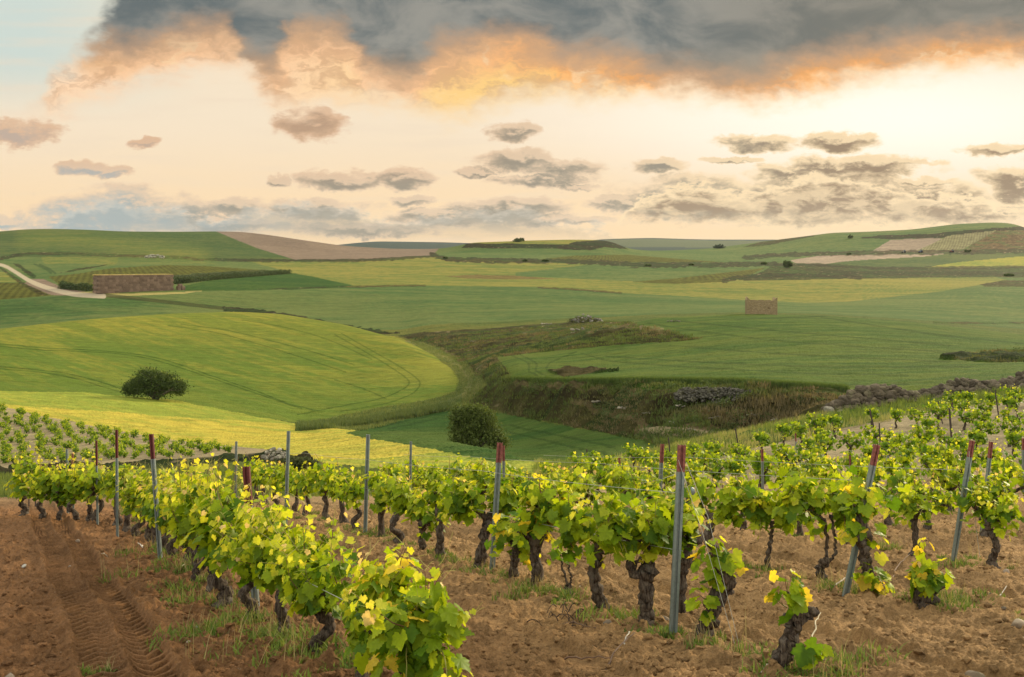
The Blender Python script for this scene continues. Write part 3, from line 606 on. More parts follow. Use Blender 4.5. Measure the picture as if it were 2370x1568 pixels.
# ------------------------------------------------------------------ geometry kit
class Geo:
    """collects vertices, faces and a colour per vertex; becomes one mesh"""
    def __init__(s): s.v = []; s.c = []; s.f = {}; s.n = 0
    def add(s, V, F_, col=(1, 1, 1)):
        V = np.asarray(V, float); F_ = np.asarray(F_, int)
        s.v.append(V); c = np.asarray(col, float)
        s.c.append(np.broadcast_to(c, (len(V), 3)) if c.ndim == 1 else c)
        s.f.setdefault(F_.shape[1], []).append(F_ + s.n); s.n += len(V)
    def mesh(s, name, m, smooth=True):
        return mesh_np(name, np.concatenate(s.v), [np.concatenate(x) for x in s.f.values()], m, smooth, cols=np.concatenate(s.c))
def tube(geo, pts, rad, sides=8, col=(1, 1, 1), gnarl=0.0, seed=0, cap=True):
    P = np.asarray(pts, float); R = np.asarray(rad, float); n = len(P)
    T = np.gradient(P, axis=0); T /= np.linalg.norm(T, axis=1)[:, None] + 1e-9
    ref = np.array([0.3, 1, 0.2]); U = np.cross(T, ref); U /= np.linalg.norm(U, axis=1)[:, None] + 1e-9; W_ = np.cross(T, U)
    a = np.linspace(0, 2 * np.pi, sides, endpoint=False)
    rr_ = R[:, None] * np.ones(sides)[None]
    if gnarl:
        s_ = np.arange(n)[:, None]
        rr_ = rr_ * (1 + gnarl * (np.sin(a[None] * 3 + s_ * 0.6 + seed) * 0.45 + np.sin(a[None] * 5 - s_ * 0.45 + seed * 2) * 0.3 + (vnoise(a[None] * 3 + s_ * 0, s_ * 0.9 + a[None] * 0, seed) - .5) * 1.6))
    V = P[:, None] + U[:, None] * (np.cos(a) [None, :, None] * rr_[..., None]) + W_[:, None] * (np.sin(a)[None, :, None] * rr_[..., None])
    i = np.arange(n - 1)[:, None] * sides; j = np.arange(sides)[None]; j2 = (j + 1) % sides
    Fq = np.stack([i + j, i + j2, i + sides + j2, i + sides + j], -1).reshape(-1, 4)
    geo.add(V.reshape(-1, 3), Fq, col)
    if cap:
        geo.add(np.concatenate([V[-1], (P[-1] + T[-1] * R[-1] * 0.4)[None]]), [[k, (k + 1) % sides, sides] for k in range(sides)], col)
def smooth_path(pts, n):
    pts = np.asarray(pts, float); t = np.linspace(0, len(pts) - 1, n); i = np.arange(len(pts)); out = []
    for k in range(pts.shape[1]):
        y = pts[:, k]; m_ = np.gradient(y); j = np.clip(t.astype(int), 0, len(pts) - 2); u = t - j
        out.append((1 + 2 * u) * (1 - u) ** 2 * y[j] + u * (1 - u) ** 2 * m_[j] + u * u * (3 - 2 * u) * y[j + 1] + u * u * (u - 1) * m_[j + 1])
    return np.stack(out, 1)
def box(geo, c, s, col=(1, 1, 1), rz=0.0):
    V = np.array([[x, y, z] for z in (-.5, .5) for y in (-.5, .5) for x in (-.5, .5)]) * np.array(s)
    if rz: V = V @ np.array([[math.cos(rz), math.sin(rz), 0], [-math.sin(rz), math.cos(rz), 0], [0, 0, 1]])
    geo.add(V + np.array(c), [[0, 2, 3, 1], [4, 5, 7, 6], [0, 1, 5, 4], [2, 6, 7, 3], [0, 4, 6, 2], [1, 3, 7, 5]], col)
def ico(sub):
    import bmesh
    bm = bmesh.new(); bmesh.ops.create_icosphere(bm, subdivisions=sub, radius=1.0)
    V = np.array([v.co[:] for v in bm.verts]); F_ = np.array([[v.index for v in f.verts] for f in bm.faces]); bm.free(); return V, F_
ICO1, ICO2, ICO3 = ico(1), ico(2), ico(3)
def rock(geo, c, s, seed, col, base=None, flat=0.8):
    V, F_ = base or ICO2; r = np.random.RandomState(seed)
    k = np.ones(len(V))
    for _ in range(7):                                     # chipped facets
        nrm = r.normal(size=3); nrm /= np.linalg.norm(nrm); dcut = r.uniform(0.55, 0.9)
        h = V @ nrm; k = np.where(h > dcut, np.minimum(k, dcut / np.maximum(h, 1e-6)), k)
    A = V * k[:, None]
    A = A * np.array([1, r.uniform(.7, 1), flat * r.uniform(.7, 1)])
    M = np.linalg.qr(np.eye(3) + r.normal(size=(3, 3)) * 0.35)[0]
    A = A @ M.T * s + c
    geo.add(A, F_, np.array(col) * r.uniform(0.55, 1.5))

# ------------------------------------------------------------------ plant materials
def leafmat(name, trans, rough=0.5, spec=0.35, var=0.35):
    def b(g):
        c = attr(g); p = pos(g)
        k = g.m('ADD', 1 - var, g.m('MULTIPLY', g.noise(p, 38.0, 3, 0.6), 2 * var)); c = g.v('MULTIPLY', c, g.xyz(k, k, k))
        d_ = bsdf(g, c, rough, spec)
        t = g.new('ShaderNodeBsdfTranslucent'); g.put(t.inputs[0], g.v('MULTIPLY', c, (1.7, 1.55, 0.8)))
        m_ = g.new('ShaderNodeMixShader'); m_.inputs[0].default_value = trans; g.l.new(d_, m_.inputs[1]); g.l.new(t.outputs[0], m_.inputs[2]); return m_.outputs[0]
    return mat(name, b)
M_LEAF = leafmat('vine_leaf', 0.45, 0.5, 0.16, 0.3)
M_GRASS = leafmat('grass_blade', 0.3, 0.8, 0.1, 0.15)
M_TREE = leafmat('tree_leaf', 0.2, 0.7, 0.15, 0.15)
def bark(g):
    p = g.new('ShaderNodeTexCoord').outputs['Object']; s = g.v('MULTIPLY', p, (1, 1, 0.22))
    a = g.noise(s, 42, 6, 0.7, 0.6); b = g.noise(p, 9, 3, 0.5)
    c = g.mix(g.sm(a, 0.35, 0.68), (0.022, 0.015, 0.011), (0.15, 0.115, 0.085)); c = g.mix(g.m('MULTIPLY', g.sm(b, .5, .7), .5), c, (0.19, 0.17, 0.145))
    return bsdf(g, c, 0.9, 0.15, bump(g, a, 0.012, 1.0))
M_BARK = mat('bark', bark)
M_CANE = mat('cane', lambda g: bsdf(g, attr(g), 0.6, 0.3))
def stone(g):
    p = pos(g); a = g.noise(p, 7, 6, 0.7); b = g.noise(p, 1.7, 3, 0.5)
    k = g.m('ADD', .45, g.m('MULTIPLY', a, 1.1)); c = g.v('MULTIPLY', attr(g), g.xyz(k, k, k)); c = g.mix(g.m('MULTIPLY', g.sm(b, .55, .7), .35), c, (.2, .19, .1))
    return bsdf(g, c, 0.9, 0.15, bump(g, a, 0.05, 0.8))
M_STONE = mat('stone', stone)

# ------------------------------------------------------------------ grape leaf and grapevine
def mirror(r): return r + [(-x, y) for x, y in reversed(r[:-1])]
L_FULL = mirror([(0.03,-0.08),(0.16,-0.27),(0.34,-0.30),(0.40,-0.20),(0.53,-0.12),(0.47,0.05),(0.60,0.14),(0.57,0.27),(0.63,0.42),(0.46,0.46),(0.35,0.47),(0.36,0.62),(0.24,0.66),(0.17,0.80),(0,0.92)])
L_MID = mirror([(0.04,-0.05),(0.3,-0.29),(0.52,-0.1),(0.46,0.07),(0.61,0.36),(0.36,0.46),(0.26,0.68),(0,0.9)])
L_LOW = mirror([(0.25,-0.25),(0.5,0.0),(0.5,0.35),(0,0.8)])
def leaves(geo, P, N, T, S, COL, shape, rs):
    o = np.array(shape); n = len(P)
    pts = np.concatenate([[[0, 0.12]], o]); m = len(pts)
    N = N / np.linalg.norm(N, axis=1)[:, None]
    T = T - N * (T * N).sum(1)[:, None]; T /= np.linalg.norm(T, axis=1)[:, None] + 1e-9
    B = np.cross(T, N)
    cup = rs.uniform(-0.45, 0.25, n); fold = rs.uniform(0.0, 0.45, n); sx = rs.uniform(0.85, 1.1, n)
    x = pts[None, :, 0] * sx[:, None]; y = pts[None, :, 1] * np.ones(n)[:, None]
    z = cup[:, None] * (x * x + (y - .1) ** 2) + fold[:, None] * np.abs(x) * 0.8 + 0.05 * np.sin(x * 17 + y * 13 + rs.uniform(0, 6, n)[:, None])
    V = P[:, None] + S[:, None, None] * (B[:, None] * x[..., None] + T[:, None] * y[..., None] + N[:, None] * z[..., None])
    k = np.arange(1, m); tri = np.stack([np.zeros(m - 1, int), k, np.roll(k, -1)], 1)
    F_ = (np.arange(n)[:, None, None] * m + tri[None]).reshape(-1, 3)
    geo.add(V.reshape(-1, 3), F_, np.repeat(COL, m, axis=0))
C_OLD = np.array([0.075, 0.155, 0.008]); C_MIDL = np.array([0.30, 0.39, 0.012]); C_YNG = np.array([0.68, 0.62, 0.06]); C_TIP = np.array([0.62, 0.47, 0.20]); C_AUT = np.array([0.62, 0.47, 0.04])
def leaf_col(age, rs, autumn=0.0):
    n = len(age); a = np.clip(age + rs.normal(0, .16, n), 0, 1.15)[:, None]
    c = np.where(a < .5, C_OLD + (C_MIDL - C_OLD) * a * 2, C_MIDL + (C_YNG - C_MIDL) * (a - .5) * 2)
    c = np.where(a > 1.0, C_TIP, c)
    if autumn: c = np.where(rs.uniform(0, 1, n)[:, None] < autumn, C_AUT * rs.uniform(.8, 1.2, n)[:, None], c)
    return c * rs.uniform(.8, 1.2, n)[:, None]
def vine_parts(seed, lod=0, trunks=None, arms=None, shoots=None, height=1.25, low=0.5, nshoot=12, leafsize=.125, node=.055, autumn=0.0, extra=60, tendrils=True, spread=.25, tall=3, dark=0.0):
    """meshes of one vine: trunk (with arms), canes, foliage. Local x runs along the row."""
    rs = np.random.RandomState(seed); tg, cg, fg = Geo(), Geo(), Geo()
    sides = (12, 8, 6)[lod]; shape = (L_FULL, L_MID, L_LOW)[lod]
    if trunks is None:
        hz = rs.uniform(.5, .68); lx, ly = rs.uniform(-.12, .12), rs.uniform(-.08, .08)
        trunks = [[(0, 0, -.06, .085), (lx * .5 + rs.uniform(-.05, .05), ly, .12, .06), (lx * .3 + rs.uniform(-.06, .06), -ly, hz * .5, .048), (lx, ly, hz * .85, .056), (lx, ly, hz, .07)]]
        if arms is None:
            arms = []
            for s in (-1, 1):
                L_ = rs.uniform(.22, .45)
                arms.append([(lx, ly, hz - .05, .048), (lx + s * L_ * .5, ly + rs.uniform(-.05, .05), hz + rs.uniform(.0, .1), .034), (lx + s * L_, ly + rs.uniform(-.05, .05), hz + rs.uniform(.06, .22), .027)])
    for k, t in enumerate(trunks + (arms or [])):
        q = smooth_path(t, max(6, len(t) * (7 if lod == 0 else 3)))
        if lod < 2: q[:, :2] += (np.stack([vnoise(np.arange(len(q)) * .8, np.full(len(q), k * 3.1), seed), vnoise(np.arange(len(q)) * .8 + 40, np.full(len(q), k * 3.1), seed + 1)], 1) - .5) * .035
        tube(tg, q[:, :3], q[:, 3] * (1 + .22 * (vnoise(np.arange(len(q)) * .9, np.full(len(q), 7.7 + k), seed) - .5) * 2), sides, (1, 1, 1), .3 if lod < 2 else .15, seed + k)
    if shoots is None:
        shoots = []
        for k in range(nshoot):
            am = arms[k % len(arms)]; a0 = np.array(am[rs.randint(1, len(am))][:3]) * 1.0 + rs.normal(0, .03, 3)
            ang = rs.uniform(0, 2 * np.pi); out = rs.uniform(.1, .9)
            d_ = np.array([math.cos(ang) * out, math.sin(ang) * out, rs.uniform(.35, 1.0)])
            if rs.uniform() < .3: d_[2] = rs.uniform(-.35, .15)
            L_ = (height - a0[2]) * rs.uniform(.55, 1.1) if d_[2] > .2 else (a0[2] - low) * rs.uniform(.9, 1.4) + .1
            shoots.append((a0, d_, max(.15, L_)))
    if arms and tall:
        for k in range(tall):
            a0 = np.array(arms[k % len(arms)][-1][:3]) + np.array([rs.normal(0, .1), rs.normal(0, .06), .1]); shoots.append((a0, (rs.normal(0, .3), rs.normal(0, .25), 1.0), -(height - a0[2]) * rs.uniform(1.05, 1.3)))
    P, N, T, S, A = [], [], [], [], []
    for a0, d_, L_ in shoots:
        a0 = np.array(a0, float); d_ = np.array(d_, float); d_ /= np.linalg.norm(d_) + 1e-9
        sparse = L_ < 0; L_ = abs(L_); n = max(3, int(L_ / node)); step = L_ / n; p = a0.copy(); v = d_.copy(); path = [p.copy()]
        wv = rs.normal(0, .5, 3)
        for i in range(n):
            f = i / n; v = v + wv * .10 + rs.normal(0, .07, 3) + np.array([0, 0, .05 if d_[2] > .2 else -.10]); v /= np.linalg.norm(v)
            p = p + v * step; path.append(p.copy())
            if sparse and i % 2 and f > .4: continue
            for rep in range(2 if (rs.uniform() < .7 and not sparse) else 1):
                side = np.cross(v, rs.normal(size=3)); side /= np.linalg.norm(side) + 1e-9
                sz = leafsize * (1.05 - .72 * max(0, f - .25) / .75) * rs.uniform(.75, 1.2)
                lp = p + side * (.035 + sz * .45)
                outw = lp * np.array([.25, 1.0, 0]) * 2.2 + side * .8
                P.append(lp); N.append(outw * .9 + np.array([0, 0, .75]) + rs.normal(0, .38, 3)); T.append(outw * .5 + np.array([0, 0, -.9]) + rs.normal(0, .45, 3))
                S.append(sz); A.append(.12 + .95 * max(0, f - .15) + (.06 if lp[2] > height * .8 else 0))
        path = np.array(path); m = len(path)
        cc = (.16, .07, .035) if rs.uniform() < .5 else (.24, .22, .05)
        tube(cg, path, np.linspace(.0055, .0022, m) * (1 if lod == 0 else 1.4), 5 if lod == 0 else 3, cc, cap=False)
        if tendrils and lod == 0 and d_[2] > .2:
            for _ in range(2):
                q = path[rs.randint(m // 2, m)]; w_ = rs.normal(0, 1, 3); w_[2] = abs(w_[2]) * .8 + .3; w_ /= np.linalg.norm(w_); e = rs.normal(0, 1, 3)
                t = np.linspace(0, 1, 9)[:, None]; L2 = rs.uniform(.08, .2)
                tube(cg, q + w_ * t * L2 + e * (t ** 2) * L2 * .5, np.linspace(.0022, .0012, 9), 3, (.45, .42, .1), cap=False)
    if extra:
        org = np.array([np.array(s[0], float) for s in shoots])
        for _ in range(extra):
            o = org[rs.randint(len(org))]; ang = rs.uniform(0, 6.28); q = o + np.array([math.cos(ang) * rs.uniform(0, spread * 1.3), math.sin(ang) * rs.uniform(.05, spread), rs.uniform(-.22, .3)])
            q[2] = max(q[2], low)
            outw = q * np.array([.25, 1., 0]) * 2.5
            P.append(q); N.append(outw + np.array([0, 0, .6]) + rs.normal(0, .4, 3)); T.append(outw * .5 + np.array([0, 0, -1.]) + rs.normal(0, .4, 3)); S.append(leafsize * rs.uniform(.8, 1.25)); A.append(rs.uniform(0, .45))
    P, N, T, S, A = map(np.array, (P, N, T, S, A))
    leaves(fg, P, N, T, S, leaf_col(A - dark, rs, autumn), shape, rs)
    return tg.mesh('trunk', M_BARK), cg.mesh('cane', M_CANE), fg.mesh('foliage', M_LEAF)
def make_vine(name, parts, X, Y, rz, label, group, cat='grapevine', scale=1.0, dz=0.0):
    root = empty(name, (X, Y, gz(X, Y) + dz), rz); root.scale = (scale,) * 3
    tag(root, label, cat, group)
    for nm, me in zip(('trunk', 'canes', 'foliage'), parts): obj(nm, me, root)
    return root
ROWANG = math.atan2(1, -ROW_K)
ORD = ['first','second','third','fourth','fifth','sixth','seventh','eighth','ninth','tenth','eleventh','twelfth','thirteenth','fourteenth','fifteenth','sixteenth','seventeenth','eighteenth','nineteenth','twentieth','twenty-first','twenty-second','twenty-third','twenty-fourth','twenty-fifth','twenty-sixth','twenty-seventh','twenty-eighth']
LUSH = [vine_parts(100 + i, 0, height=1.36, low=.52, nshoot=14, node=.055, extra=60, leafsize=.12, spread=.2, tall=5) for i in range(5)]
NEAR = [vine_parts(200 + i, 0, height=1.15, low=.55, nshoot=12, node=.058, extra=40, leafsize=.115, spread=.2, tall=5) for i in range(6)]
MID = [vine_parts(300 + i, 1, height=1.15, low=.5, nshoot=12, node=.065, extra=50, leafsize=.12, spread=.22, tall=4) for i in range(6)]
FAR = [vine_parts(400 + i, 1, height=1.15, low=.5, nshoot=10, node=.075, extra=55, leafsize=.135, spread=.24, dark=.1) for i in range(7)]
rnd = random.Random(7)
def col_of(X, Y): return CX + F * X / Y
def seen_row(X, Y): return float(row_at(col_of(X, Y), math.log(Y))[0])
ES_X = [-800, 0, 60, 600, 1270, 1450, 1600, 1850, 1980, 2150, 2370, 3000]; ES_Y = [1120, 1150, 1152, 1152, 1135, 1090, 1072, 1012, 985, 952, 922, 880]
# foremost vine of the left row, in the bottom middle of the view
fv = vine_parts(51, 0, height=1.3, low=.3, nshoot=20, node=.05, leafsize=.125, extra=120, tall=6, autumn=.04, spread=.3,
    trunks=[[(0,0,-.06,.09),(.03,0,.25,.06),(-.02,0,.6,.06),(0,0,.8,.075)]], arms=[[(0,0,.7,.05),(.18,.03,.8,.04),(.36,0,.86,.03)],[(0,0,.7,.05),(-.18,.03,.8,.04),(-.36,0,.86,.03)]])
make_vine('grapevine', fv, -.66, 6.25, ROWANG, 'largest grapevine, its bright leaves filling the bottom middle of the view', 'grapevines of the left row', scale=.79)
GROUPS = ['grapevines of the left row', 'grapevines of the second row', 'grapevines of the third row', 'grapevines of the fourth row']
RN = ['in the left row beside the tractor ruts', 'in the second row from the left', 'in the third row, the one past the tallest leaning post', 'in the fourth row, towards the right edge']
# row 1
R1Y, R1X = [6, 8.05, 10.3, 13.96, 17.96, 19.6, 21.3, 22.2, 23.0], [-.6, -1.45, -2.9, -4.57, -6.7, -7.8, -9.6, -10.8, -12.2]
ys = []; y_ = 7.3
while y_ < 22.6:
    ys.append(y_); y_ += rnd.uniform(.78, .92) * (1 if y_ < 19 else .5)
for i, Y in enumerate(ys):
    X = float(np.interp(Y, R1Y, R1X)) + rnd.uniform(-.06, .06); sc1 = .8 if Y < 8.6 else (.88 if Y < 9.6 else 1)
    P_ = LUSH[i % 5] if Y < 15 else (NEAR + LUSH)[i % 11]
    make_vine('grapevine', P_, X, Y, ROWANG + (math.pi if rnd.random() < .5 else 0), 'leafy dark-trunked grapevine, %s behind the largest vine, %s' % (ORD[i], RN[0]), GROUPS[0], scale=sc1 * rnd.uniform(.94, 1.04))
def at_base(px, py):
    """ground point of the near slope under a pixel of the survey photograph"""
    Y = 1.9 / ((py - HY) / F - 0.172); return (px - CX) / F * Y, Y
# row 2: singular old stocks measured one by one
def special(px, py, rz, parts, label, group, **k):
    X, Y = at_base(px, py); return make_vine('grapevine', parts, X, Y, rz, label, group, **k)
VX = 0.0
special(1820, 1562, 0, vine_parts(61, 0, leafsize=.12, node=.06, extra=0, autumn=.22, tendrils=False,
    trunks=[[(-.10,0,-.05,.07),(-.04,0,.1,.062),(.03,0,.25,.058),(.05,0,.38,.06),(.1,0,.47,.055)],[(.05,0,.36,.05),(.17,.02,.44,.045),(.24,0,.46,.03)],[(.07,0,.45,.03),(.03,0,.56,.018),(.0,0,.62,.01)]], arms=[],
    shoots=[((.02,0,.55),(-.25,-.1,1),.2),((0,-.02,.5),(-.5,-.3,.3),.16),((.0,0,.58),(.15,-.1,1),.13),((.1,-.05,.22),(.8,-.4,-.2),.16),((.1,-.05,.2),(.3,-.4,.3),.08)]),
    'leaning bare stock with a few orange-tipped yellow leaves, lowest on the right', GROUPS[1])
special(1640, 1492, 0, vine_parts(62, 0, leafsize=.12, node=.05, extra=0, autumn=.08, tendrils=False,
    trunks=[[(-.03,0,-.05,.085),(0,0,.1,.075),(.07,0,.3,.07),(.14,0,.45,.075),(.1,0,.6,.04),(.02,0,.68,.03)],[(.16,0,.36,.05),(.19,0,.5,.045),(.15,0,.56,.03)]], arms=[],
    shoots=[((.02,0,.68),(-.7,-.2,.4),.24),((.03,0,.66),(-.1,-.3,1),.22),((.06,0,.64),(.7,-.2,.0),.25),((.02,0,.66),(-.3,-.4,-.4),.2),((.05,0,.62),(.3,-.4,-.3),.2),((-.03,-.05,.32),(-.5,-.3,.4),.13),((-.03,-.05,.3),(-.2,-.5,-.2),.1)]),
    'short leaning stock with small leafy head, right of the tallest red-topped post', GROUPS[1])
special(1497, 1458, 0, vine_parts(63, 0, leafsize=.118, node=.05, extra=60, low=.7, height=1.22, spread=.22,
    trunks=[[(0,0,-.05,.085),(0,0,.12,.07),(-.01,0,.35,.066),(.0,0,.5,.075),(.02,0,.56,.08)],[(-.02,0,.48,.045),(-.13,0,.5,.04),(-.16,0,.66,.03),(-.12,0,.8,.028)],[(-.13,0,.55,.02),(-.03,0,.68,.016),(.06,0,.78,.014)]],
    arms=[[(-.12,0,.8,.025),(-.24,0,.86,.02),(-.36,0,.9,.016)],[(-.12,0,.8,.025),(.06,0,.86,.02),(.2,0,.88,.016)]], nshoot=16),
    'grapevine whose thin curved arm rises beside a blunt sawn stump, broad leafy head above', GROUPS[1])
special(1392, 1422, 0, vine_parts(64, 0, leafsize=.118, node=.05, extra=70, low=.6, height=1.2, spread=.24,
    trunks=[[(.03,0,-.05,.075),(-.02,0,.12,.06),(-.07,0,.32,.052),(-.05,0,.5,.055),(-.03,0,.62,.05),(-.02,0,.74,.045)]],
    arms=[[(-.02,0,.7,.03),(-.2,0,.8,.025),(-.34,0,.86,.02)],[(-.02,0,.7,.03),(.15,0,.8,.025),(.28,0,.84,.02)]], nshoot=16),
    'grapevine with slim bent dark trunk under a wide bright green head of leaves', GROUPS[1])
special(1315, 1388, 0, vine_parts(65, 0, leafsize=.10, node=.1, extra=0, tendrils=False,
    trunks=[[(.0,0,-.03,.04),(.0,0,.1,.035)],[(0,0,.08,.014),(-.05,0,.25,.011),(-.09,0,.42,.009),(-.11,0,.55,.007)],[(0.01,0,.08,.013),(.03,0,.2,.011),(.0,0,.36,.009)]], arms=[],
    shoots=[((-.09,0,.38),(-.5,-.4,.3),.12),((-.1,0,.48),(.3,-.3,.5),.1)]),
    'young twin-caned vine with only two or three leaves, between two old stocks', GROUPS[1])
special(1240, 1372, 0, vine_parts(66, 0, leafsize=.12, node=.05, extra=60, low=.6, height=1.3, spread=.25, autumn=.05,
    trunks=[[(0,0,-.05,.075),(0.02,0,.12,.062),(-.01,0,.35,.056),(.0,0,.52,.075),(.06,0,.66,.09)],[(0,0,.55,.05),(-.12,0,.62,.05),(-.25,0,.64,.035)]],
    arms=[[(.05,0,.66,.05),(.0,0,.82,.03),(.02,0,.95,.02)],[(.06,0,.66,.05),(.2,0,.8,.03),(.22,0,.9,.02)]], nshoot=16),
    'old stock with knotted grey double head, leaves rising above its knots', GROUPS[1])
special(1190, 1352, 0, vine_parts(67, 0, leafsize=.115, node=.045, extra=40, low=.28, height=.62, spread=.2, autumn=.03, tendrils=False,
    trunks=[[(0,0,-.05,.075),(0,0,.15,.055),(.02,0,.32,.05),(.02,0,.48,.052)]], arms=[[(.0,0,.4,.02),(-.1,0,.5,.012)],[(.0,0,.4,.02),(.14,0,.5,.012)]], nshoot=14),
    'sawn-off stump wrapped by a low ball of yellow-green leaves', GROUPS[1])
special(1116, 1322, 0, vine_parts(68, 0, leafsize=.125, node=.05, extra=60, low=.6, height=1.22, spread=.24,
    trunks=[[(-.04,0,-.05,.09),(-.03,0,.12,.07),(.02,0,.34,.062),(.05,0,.5,.065),(.1,0,.62,.085),(.12,0,.72,.06)]],
    arms=[[(.08,0,.66,.05),(-.1,0,.82,.03),(-.3,0,.9,.02)],[(.1,0,.66,.04),(.25,0,.8,.03),(.36,0,.92,.02)]], nshoot=18),
    'thick twisted trunk with knobbly head just left of the red-topped post in mid view', GROUPS[1])
# leafy head round the tallest post
special(1555, 1440, 0, vine_parts(69, 0, leafsize=.115, node=.05, extra=50, low=.66, height=1.15, spread=.2,
    trunks=[[(.09,.1,-.05,.05),(.12,.1,.3,.05),(.12,.1,.55,.09),(.16,.08,.72,.07),(.3,.05,.8,.06)]], arms=[[(.1,.08,.72,.04),(.05,0,.86,.03),(-.06,0,.95,.02)],[(.12,.08,.75,.03),(.05,0,.9,.02),(.1,0,1.0,.02)]], nshoot=16),
    'grapevine bound with a dark swollen arm to the tallest red-topped post', GROUPS[1])
ys = []; y_ = 14.3
while y_ < 27: ys.append(y_); y_ += rnd.uniform(.92, 1.1)
for i, Y in enumerate(ys):
    X = rowx(1, Y) + rnd.uniform(-.1, .1)
    P_ = NEAR[i % 6] if Y < 17 else MID[i % 6]
    make_vine('grapevine', P_, X, Y, ROWANG + (math.pi if rnd.random() < .5 else 0), 'grapevine with dark trunk, %s behind the red-topped mid-view post, second row' % ORD[i], GROUPS[1], scale=rnd.uniform(.9, 1.08))
# row 3
special(2142, 1412, 0, vine_parts(71, 0, leafsize=.13, node=.05, extra=0, autumn=.2, tendrils=False,
    trunks=[[(-.02,0,-.05,.12),(0,0,.1,.1),(.06,0,.22,.095),(.12,0,.28,.07)]], arms=[],
    shoots=[((0,0,.22),(-.3,-.2,1),.3),((0,0,.24),(.2,-.1,1),.2),((.04,0,.28),(.7,-.2,.5),.22),((.0,-.03,.22),(-.6,-.4,.4),.2),((-.02,0,.2),(-.4,-.5,.1),.12),((0,0,.25),(0,0,1),.42)]),
    'squat thick stump with upright yellow leaves, alone in bare soil at right', GROUPS[2])
special(2005, 1382, 0, vine_parts(72, 0, leafsize=.125, node=.05, extra=16, low=.05, height=1.2, autumn=.12, spread=.2,
    trunks=[[(.02,0,-.05,.08),(.02,0,.2,.06),(-.02,0,.42,.06),(-.02,0,.62,.085),(-.05,0,.8,.06),(-.06,0,.95,.05)]],
    arms=[[(-.05,0,.85,.03),(-.14,0,1.0,.02)],[(-.05,0,.85,.03),(.06,0,1.0,.02)]],
    shoots=[((-.06,0,.9),(-.5,-.3,.6),.3),((-.06,0,.95),(.1,-.3,1),.3),((-.06,0,.9),(.6,-.2,.2),.28),((-.08,0,.8),(-.7,-.2,-.2),.3),((-.02,0,.75),(.7,-.3,-.4),.25),((-.04,0,1.),(-.1,.2,1),.25),((.03,-.05,.28),(.4,-.4,-.5),.25),((.03,-.05,.25),(-.3,-.4,.1),.2),((.03,-.05,.2),(.6,-.4,-.2),.25),((.02,-.05,.15),(0,-.5,.2),.2)]),
    'tall knotted trunk by the leaning post, leaves at its head and foot', GROUPS[2])
special(1903, 1352, 0, vine_parts(73, 0, leafsize=.125, node=.05, extra=70, low=.6, height=1.2, spread=.24,
    trunks=[[(.0,0,-.03,.06),(-.02,0,.08,.05),(.04,0,.2,.04)],[(.05,0,.1,.022),(.06,0,.35,.018),(.04,0,.7,.016)],[(.06,0,.12,.02),(.16,0,.3,.018),(.15,0,.5,.016),(.1,0,.75,.014)]],
    arms=[[(.04,0,.68,.02),(-.15,0,.8,.016),(-.3,0,.9,.012)],[(.1,0,.7,.02),(.25,0,.8,.016),(.4,0,.88,.012)]], nshoot=18),
    'grapevine standing on two thin dark canes above a low sprouting stump', GROUPS[2])
special(1782, 1322, 0, vine_parts(74, 0, leafsize=.125, node=.05, extra=60, low=.58, height=1.15, spread=.24,
    trunks=[[(-.02,0,-.03,.05),(-.04,0,.1,.035),(-.0,0,.3,.025),(.02,0,.5,.022),(.03,0,.66,.02)]],
    arms=[[(.03,0,.62,.02),(-.15,0,.75,.016),(-.3,0,.85,.012)],[(.03,0,.62,.02),(.2,0,.75,.016),(.35,0,.85,.012)]], nshoot=17),
    'grapevine on one slender wavy cane with grass sprouting at its foot', GROUPS[2])
y_ = 14.0; i = 0
while y_ < 27:
    X = rowx(2, y_) + rnd.uniform(-.12, .12); P_ = NEAR[(i + 2) % 6] if y_ < 18 else MID[i % 6]
    make_vine('grapevine', P_, X, y_, ROWANG + (math.pi if rnd.random() < .5 else 0), 'leafy grapevine, %s past the slender-caned vine, %s' % (ORD[i], 'third row'), GROUPS[2], scale=rnd.uniform(.9, 1.08))
    y_ += rnd.uniform(.95, 1.15); i += 1
# rows 4 and on, up the right-hand slope
cnt = 0; SLOPE = []
for k in range(3, 19):
    y_ = max(9.6, (2.1 + 3.65 * k) / .984 - 0.6); i = 0
    while y_ < 60:
        X = rowx(k, y_) + rnd.uniform(-.15, .15); p_ = col_of(X, y_)
        if p_ < 500: break
        lim = np.interp(p_, ES_X, ES_Y)
        ok = seen_row(X, y_) > lim + 5 and p_ < 2440
        if ok and rnd.random() < (.93 if y_ < 30 else .86): SLOPE.append((k, i, X, y_)); i += 1
        y_ += rnd.uniform(1.0, 1.25) if y_ < 30 else rnd.uniform(1.05, 1.45)
print('slope vines', len(SLOPE))
for k, i, X, Y in SLOPE:
    P_ = NEAR[(i + k) % 6] if Y < 17 else (MID[(i + k) % 6] if Y < 28 else FAR[(i * 3 + k) % 7])
    if k == 3: lab, gr = 'grapevine with stout trunk, %s from the front in the fourth row' % ORD[min(i, 24)], GROUPS[3]
    elif Y < 30: lab, gr = 'leafy grapevine, %s from the right edge in the %s row' % (ORD[min(i, 24)], ORD[k]), 'grapevines of the rear rows'
    else: lab, gr = 'small grapevine on the pale slope, %s from the right edge in the %s row' % (ORD[min(i, 24)], ORD[k]), 'grapevines on the sandy slope'
    make_vine('grapevine', P_, X, Y, ROWANG + (math.pi if rnd.random() < .5 else 0), lab, gr, scale=rnd.uniform(.85, 1.05))
